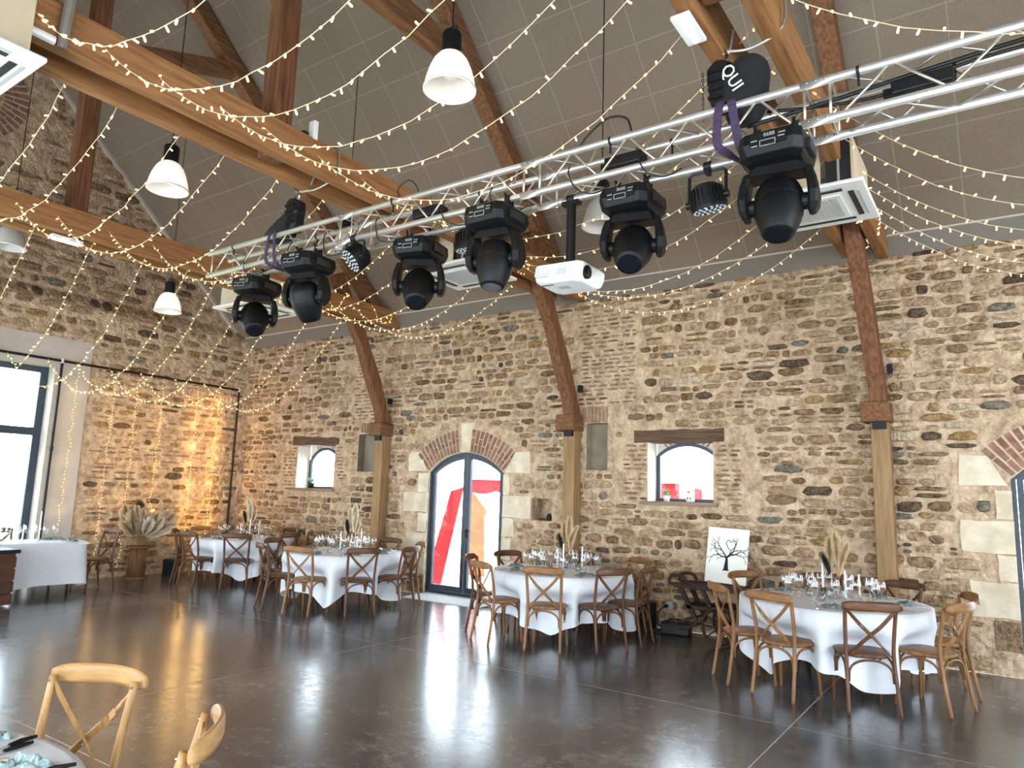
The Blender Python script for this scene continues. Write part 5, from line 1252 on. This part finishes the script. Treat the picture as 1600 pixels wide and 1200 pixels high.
for y in (-.2, .2):
    T = Matrix.Translation((.17, y, .235)) @ Matrix.Rotation(math.pi/2, 4, 'X')
    m_ = MB(); m_.tube([T @ Vector((.215*math.cos(a), .215*math.sin(a), 0)) for a in [2*math.pi*k/28 for k in range(29)]], .02, 8, cap=False); wl_ = m_.build('wheel', 'dark_wood', bt, True)
    m_ = MB(); m_.lathe([(.04, -.03), (.045, 0), (.04, .03)], 14, T); m_.build('hub', 'dark_wood', wl_)
    for k in range(10):
        a = 2*math.pi*k/10; m_ = MB(); m_.tube([T @ Vector((.03*math.cos(a), .03*math.sin(a), 0)), T @ Vector((.205*math.cos(a), .205*math.sin(a), 0))], .009, 6); m_.build('spoke', 'dark_wood', wl_)
m_ = MB(); m_.tube([(.17, -.22, .235), (.17, .22, .235)], .016, 8); m_.build('axle', 'dark_wood', bt)
cv = thing('tree_canvas', 'white canvas with a black bare tree and heart, leaning on the wall', 'picture', (-2.87, 8.72, .70))
cv.rotation_euler = (math.radians(-11), math.radians(2.0), 0)
m_ = MB(); m_.box((0, 0, .33), (.5, .022, .66)); m_.build('canvas', 'canvas', cv, bevel=.002)
tr = MB(); br = random.Random(2)
def stroke(pts, w0, w1):
    n = len(pts)
    for i in range(n-1):
        a, b = pts[i], pts[i+1]; d = Vector((b[0]-a[0], b[1]-a[1])); 
        if d.length < 1e-6: continue
        nn = Vector((-d.y, d.x)).normalized(); wa, wb = w0+(w1-w0)*i/(n-1), w0+(w1-w0)*(i+1)/(n-1)
        q = [(a[0]-nn.x*wa, a[1]-nn.y*wa), (a[0]+nn.x*wa, a[1]+nn.y*wa), (b[0]+nn.x*wb, b[1]+nn.y*wb), (b[0]-nn.x*wb, b[1]-nn.y*wb)]
        tr.add([(u, -.0118, v) for u, v in q]+[(u, -.0128, v) for u, v in q], [(4, 5, 6, 7), (0, 3, 2, 1), (0, 1, 5, 4), (1, 2, 6, 5), (2, 3, 7, 6), (3, 0, 4, 7)])
def branch(x, y, a, L, w_, d):
    pts = [(x, y)]; k = 4
    for i in range(k): a += br.uniform(-.22, .22); x += L/k*math.cos(a); y += L/k*math.sin(a); pts.append((x, y))
    stroke(pts, w_, w_*.6)
    if d > 0:
        for s_ in (-1, 1): branch(x, y, a+s_*br.uniform(.3, .65), L*br.uniform(.62, .78), w_*.62, d-1)
        if d > 1: branch(pts[2][0], pts[2][1], a+br.choice((-1, 1))*.8, L*.5, w_*.45, d-2)
stroke([(-.0, .155), (.0, .2), (.002, .25), (.0, .31)], .03, .012); stroke([(-.04, .155), (.04, .157)], .006, .006)
for a, L in ((2.65, .11), (2.1, .11), (1.05, .12), (.45, .12)): branch(0, .305, a, L, .009, 3)
stroke([(.045, .39), (.0, .44), (-.02, .48), (.0, .515), (.03, .51), (.045, .49), (.06, .51), (.095, .515), (.11, .48), (.09, .44), (.045, .39), (.03, .34), (.0, .3)], .0035, .004)
tr.build('tree_drawing', 'ink', cv)
# ------------------------------------------------------------------ sill and niche pieces
def potted(x, y, z, label, pot, leafm, s_):
    t_ = thing('potted_plant', label, 'plant', (x, y, z)); m_ = MB(); m_.lathe([(.035*s_, 0), (.05*s_, .07*s_), (.05*s_, .08*s_), (.044*s_, .08*s_), (.04*s_, .065*s_)], 16); m_.build('pot', pot, t_, True)
    r_ = random.Random(int(-x*10))
    for k in range(14):
        a = r_.random()*6.28; l_ = r_.uniform(.08, .14)*s_; d = Vector((math.cos(a)*r_.uniform(.2, .9), math.sin(a)*.6, 1)).normalized(); p = Vector((0, 0, .07*s_)); q = p+d*l_; sd = Vector((-d.y, d.x, 0)).normalized()*.016*s_ if abs(d.x)+abs(d.y) > .01 else Vector((.01, 0, 0))
        m_ = MB(); mid = p.lerp(q, .5); m_.add([p, mid+sd, q, mid-sd, mid+Vector((0, 0, -.004))], [(0, 1, 4), (1, 2, 4), (2, 3, 4), (3, 0, 4)]); m_.build('leaf', leafm, t_)
potted(-11.27, YW+.2, 1.672, 'bright green plant in a black pot on the small dim window sill', 'black', 'green', 1.25)
potted(-3.86, YW+.16, 1.647, 'tiny succulent in a white pot on the lintelled window sill', 'pot', 'green', 1.0)
t_ = thing('ceramic_lantern', 'white ceramic lantern with openings on the lintelled window sill', 'lantern', (-3.53, YW+.18, 1.647))
m_ = MB(); m_.lathe([(.05, 0), (.058, .02), (.052, .09), (.058, .12), (.05, .16), (.02, .185)], 18); m_.build('body', 'pot', t_, True)
m_ = MB(); m_.box((0, -.055, .135), (.03, .01, .012)); m_.build('slit', 'slot', t_)
for dx in (-.018, .018): m_ = MB(); m_.box((dx, -.054, .05), (.012, .01, .03)); m_.build('opening', 'slot', t_)
t_ = thing('stone_jug', 'small dark jug in the square wall niche', 'jug', (-5.72, YW+.12, 1.30))
m_ = MB(); m_.lathe([(.03, 0), (.045, .03), (.04, .07), (.022, .09), (.026, .105)], 14); m_.build('body', 'dark_wood', t_, True)
m_ = MB(); m_.tube(spline([(.03, 0, .085), (.06, 0, .08), (.055, 0, .045), (.04, 0, .035)], 4), .005, 6); m_.build('handle', 'dark_wood', t_)
t_ = thing('niche_branch', 'short dark twig lying in the square wall niche', 'twig', (-5.84, YW+.12, 1.305))
m_ = MB(); m_.tube([(-.06, 0, .01), (0, .02, .02), (.07, 0, .012)], .007, 6); m_.tube([(0, .02, .02), (.03, .03, .05)], .004, 5); m_.build('twig', 'dark_wood', t_)
# ------------------------------------------------------------------ crate at the far left
t_ = thing('wooden_crate', 'dark-topped wooden chest at the left picture edge before the long table', 'chest', (-11.32, 4.05, 0), 0)
m_ = MB(); m_.box((0, 0, .36), (.5, .5, .66)); m_.build('body', 'crate', t_, bevel=.01)
for k in range(4):
    m_ = MB(); m_.box((.255, 0, .09+.16*k), (.02, .5, .14)); m_.build('slat', 'crate', t_, bevel=.004)
    m_ = MB(); m_.box((0, .255, .09+.16*k), (.5, .02, .14)); m_.build('slat', 'crate', t_, bevel=.004)
m_ = MB(); m_.box((0, 0, .715), (.58, .58, .05)); m_.build('lid', 'black', t_, bevel=.006)
m_ = MB(); m_.box((0, -.1, .748), (.4, .34, .012)); tag(m_.build('serving_tray', 'steel'), 'pale tray resting on the dark chest lid', 'tray').location = (-11.32, 4.05, 0)
for i, (x, y) in enumerate(((-9.06, 0), (-5.2, 0))): pass
